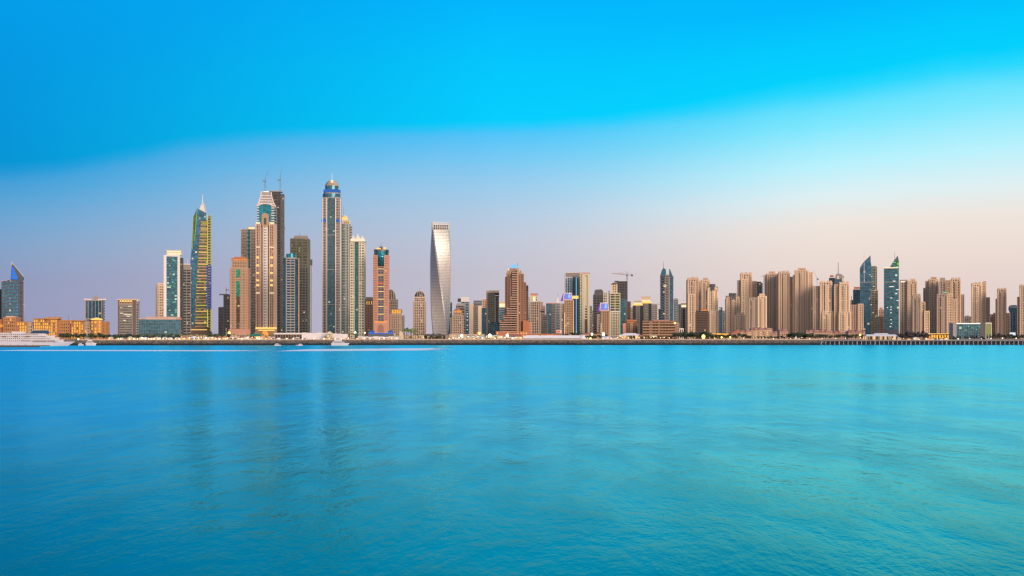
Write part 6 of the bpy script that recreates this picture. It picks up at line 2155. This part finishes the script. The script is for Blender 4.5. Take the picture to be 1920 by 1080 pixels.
random.seed(5)
GL = 'promenade lamps left of the tall towers'
for px, row, rad in ((147, 637, 1.3), (205, 634.5, 0.8), (222, 635, 0.7), (226, 635, 0.7), (243, 635.5, 0.9), (251, 635, 1.0), (258, 635.4, 0.7), (267, 634, 1.3), (273, 635, 0.9),
                     (279, 635, 0.8), (284, 635.4, 0.9), (289, 635, 1.0), (296, 635.4, 0.8), (300, 634.6, 1.0), (306, 635, 0.8)):
    lamp(px, row, 2230, rad, 'glowing lamp in the row between the white yacht and the white framed tower', 'promenade lamps left of the white framed tower')
for i in range(22):
    px = 312 + i * 8.4 + random.uniform(-2.5, 2.5)
    lamp(px, 635 + random.uniform(-2.2, 0.6), 2250, random.choice((0.55, 0.7, 0.8, 1.0)), 'glowing lamp in the row below the neon and pagoda crowned towers', 'promenade lamps below the neon tower', 'lamp_glow' if i % 3 else 'lamp_glow_white')
for i in range(20):
    px = 500 + i * 13 + random.uniform(-4, 4)
    lamp(px, 635.5 + random.uniform(-1.5, 0.8), 2290, random.choice((0.5, 0.6, 0.8)), 'glowing lamp in the row before the white hoardings', 'promenade lamps before the hoardings', 'lamp_glow_white' if i % 3 else 'lamp_glow')
for i in range(13):
    px = 1345 + i * 22 + random.uniform(-6, 6)
    lamp(px, 634.5 + random.uniform(-2, 1), 2330, random.choice((0.4, 0.5, 0.6)), 'small warm lamp in the row before the mall and the masted tower', 'lamps before the mall', 'lamp_glow')
for i in range(12):
    px = 1672 + i * 21 + random.uniform(-5, 5)
    lamp(px, 635 + random.uniform(-1, 0.6), 2330, random.choice((0.4, 0.5, 0.7)), 'small lamp in the row behind the pier railing', 'lamps behind the pier', 'lamp_glow' if i % 2 else 'lamp_glow_white')
for i in range(20):
    px = 842 + i * 7 + random.uniform(-3, 3)
    lamp(px, 633.6 + random.uniform(-2.5, 1.2), 2310, random.choice((0.45, 0.55, 0.7)), 'small warm lamp in the row between the twisted tower and the red roofed pavilion', 'lamps left of the long marquee', 'lamp_glow' if i % 3 else 'lamp_glow_white')
for i in range(14):
    px = 1128 + i * 10 + random.uniform(-3, 3)
    lamp(px, 634 + random.uniform(-2, 1), 2320, random.choice((0.4, 0.5, 0.6)), 'small warm lamp in the row before the upturned pavilion and the wide brown hotel', 'lamps before the brown hotel', 'lamp_glow')
SING = (
    (429.5, 624.5, 2600, 1.9, 'orange flood lamp at the left foot of the tan tower', 'lamp_glow_yellow'),
    (866, 629.5, 2400, 1.9, 'bright white flood lamp under the cream piered tower', 'lamp_glow_white'),
    (918.5, 629, 2420, 2.2, 'bright greenish white flood lamp under the beige framed slab', 'lamp_glow_white'),
    (951, 629, 2400, 2.0, 'bright white flood lamp before the orange tiled pavilion', 'lamp_glow_white'),
    (899, 625, 2500, 1.5, 'orange lamp at the foot of the right cream pier', 'lamp_glow_yellow'),
    (1110, 626.5, 2400, 1.7, 'bright warm flood lamp right of the cream portal tower', 'lamp_glow'),
    (1131.5, 626.5, 2400, 2.1, 'bright star like flood lamp at the foot of the shorter violet crowned tower', 'lamp_glow_white'),
    (1319, 631.2, 2380, 2.6, 'brightest yellow flood lamp before the dark brown mid rise block', 'lamp_glow_yellow'),
    (1353, 632.5, 2380, 1.2, 'yellow lamp right of the brightest yellow flood lamp', 'lamp_glow_yellow'),
    (1369, 632.5, 2380, 1.2, 'yellow lamp before the steep red roofed hall', 'lamp_glow_yellow'),
    (1613, 628.5, 2560, 1.5, 'yellow lamp on the pale pink beach pavilion', 'lamp_glow_yellow'),
    (1107, 635, 2330, 1.5, 'low yellow lamp by the shrubs right of the white dome', 'lamp_glow_yellow'),
    (666, 624, 2700, 1.5, 'white flood lamp above the lit palms beside the yacht', 'lamp_glow_white'),
    (684, 624, 2700, 1.0, 'white flood lamp above the shrub palms', 'lamp_glow_white'))
for px, row, Y, rad, lab, m_ in SING:
    lamp(px, row, Y, rad, lab, 'flood lamps along the shore', m_, 'flood_lamp')

KI = []


def kiosk(px, Y, wpx, hpx, roofm, lit, label, group):
    s = Y / F
    key = (roofm, lit)
    hit = [k for k in KI if k[0] == key]
    if not hit:
        e = bpy.data.objects.new('beach_kiosk', None)
        C.objects.link(e)
        mb = MB()
        mb.box(-0.5, 0.5, 0, 0.8, 0, 0.62)
        wl = mb.build('wall', 'sandstone_pale', e)
        mb = MB()
        mb.prism([(-0.6, -0.15), (0.6, -0.15), (0.6, 0.95), (-0.6, 0.95)], 0.63, 1.0, poly2=[(-0.2, 0.3), (0.2, 0.3), (0.2, 0.5), (-0.2, 0.5)])
        rf = mb.build('roof', roofm, e)
        mb = MB()
        mb.box(-0.36, 0.36, -0.05, -0.01, 0.16, 0.52)
        ft = mb.build('counter_front', lit, e)
        KI.append((key, e, (wl, rf, ft)))
        o = e
    else:
        _, e, ch = hit[0]
        o = e.copy()
        C.objects.link(o)
        for c in ch:
            c2 = c.copy()
            C.objects.link(c2)
            c2.parent = o
    o.location = (wx_of(px, Y), Y, LAND)
    o.scale = (wpx * s, 7.0, hpx * s)
    tag(o, label, 'kiosk', group)


random.seed(21)
styles = [('tent_white', 'light_warm'), ('cream', 'light_orange'), ('terracotta', 'light_warm'), ('roof_red', 'light_gold'), ('tent_white', 'glass_bronze'), ('cream', 'glass_bronze')]
for i in range(12):
    st = random.choice(styles)
    kiosk(208 + i * 11 + random.uniform(-3, 3), 2270 + random.uniform(-8, 12), random.uniform(6, 11), random.uniform(4, 6.5), st[0], st[1], 'small low kiosk on the promenade before the brown slab and the teal block', 'kiosks before the teal block')
for i in range(24):
    st = random.choice(styles)
    kiosk(345 + i * 7.2 + random.uniform(-3, 3), 2280 + random.uniform(-8, 14), random.uniform(5, 10), random.uniform(4, 8), st[0], st[1], 'small low kiosk on the promenade between the neon and pagoda crowned towers', 'kiosks between the neon and pagoda towers')
for i in range(18):
    st = random.choice(styles)
    kiosk(523 + i * 12.6 + random.uniform(-4, 4), 2320 + random.uniform(-8, 10), random.uniform(5, 9), random.uniform(3.5, 6), st[0], st[1], 'small low kiosk before the white hoardings', 'kiosks before the hoardings')
for i in range(15):
    st = random.choice(styles)
    kiosk(842 + i * 9.4 + random.uniform(-3, 3), 2330 + random.uniform(-8, 12), random.uniform(6, 11), random.uniform(3.5, 6.5), st[0], st[1], 'small low kiosk between the twisted tower and the long marquee', 'kiosks left of the long marquee')
for i in range(7):
    st = random.choice(styles[:4])
    kiosk(1105 + i * 15 + random.uniform(-4, 4), 2330 + random.uniform(-8, 12), random.uniform(6, 10), random.uniform(3.5, 5.5), st[0], st[1], 'small low kiosk before the upturned white pavilion', 'kiosks before the upturned pavilion')
for i in range(8):
    st = random.choice(styles[:4])
    kiosk(1690 + i * 12 + random.uniform(-4, 4), 2350 + random.uniform(-8, 12), random.uniform(5, 9), random.uniform(3, 5), st[0], st[1], 'small low kiosk behind the pier left of the dark glass block', 'kiosks behind the pier')
for px, r in ((424, 616), (61, 610), (163, 620)):
    a = T('flagpole', 'tall pale flagpole ' + {424: 'between the neon tower and the tan tower', 61: 'before the shadowed wing of the golden hotel', 163: 'left of the golden round tower'}[px], 'flagpole', px, 2300, None, rot=False)
    mb = MB()
    mb.lathe(0, 0, [(0.35, 0), (0.2, a.Z(r))], 8)
    mb.build('pole', 'white_paint', a.e)
    mb = MB()
    mb.box(-0.8, 0.8, -0.8, 0.8, 0, 0.5)
    mb.build('base', 'grey_concrete', a.e)
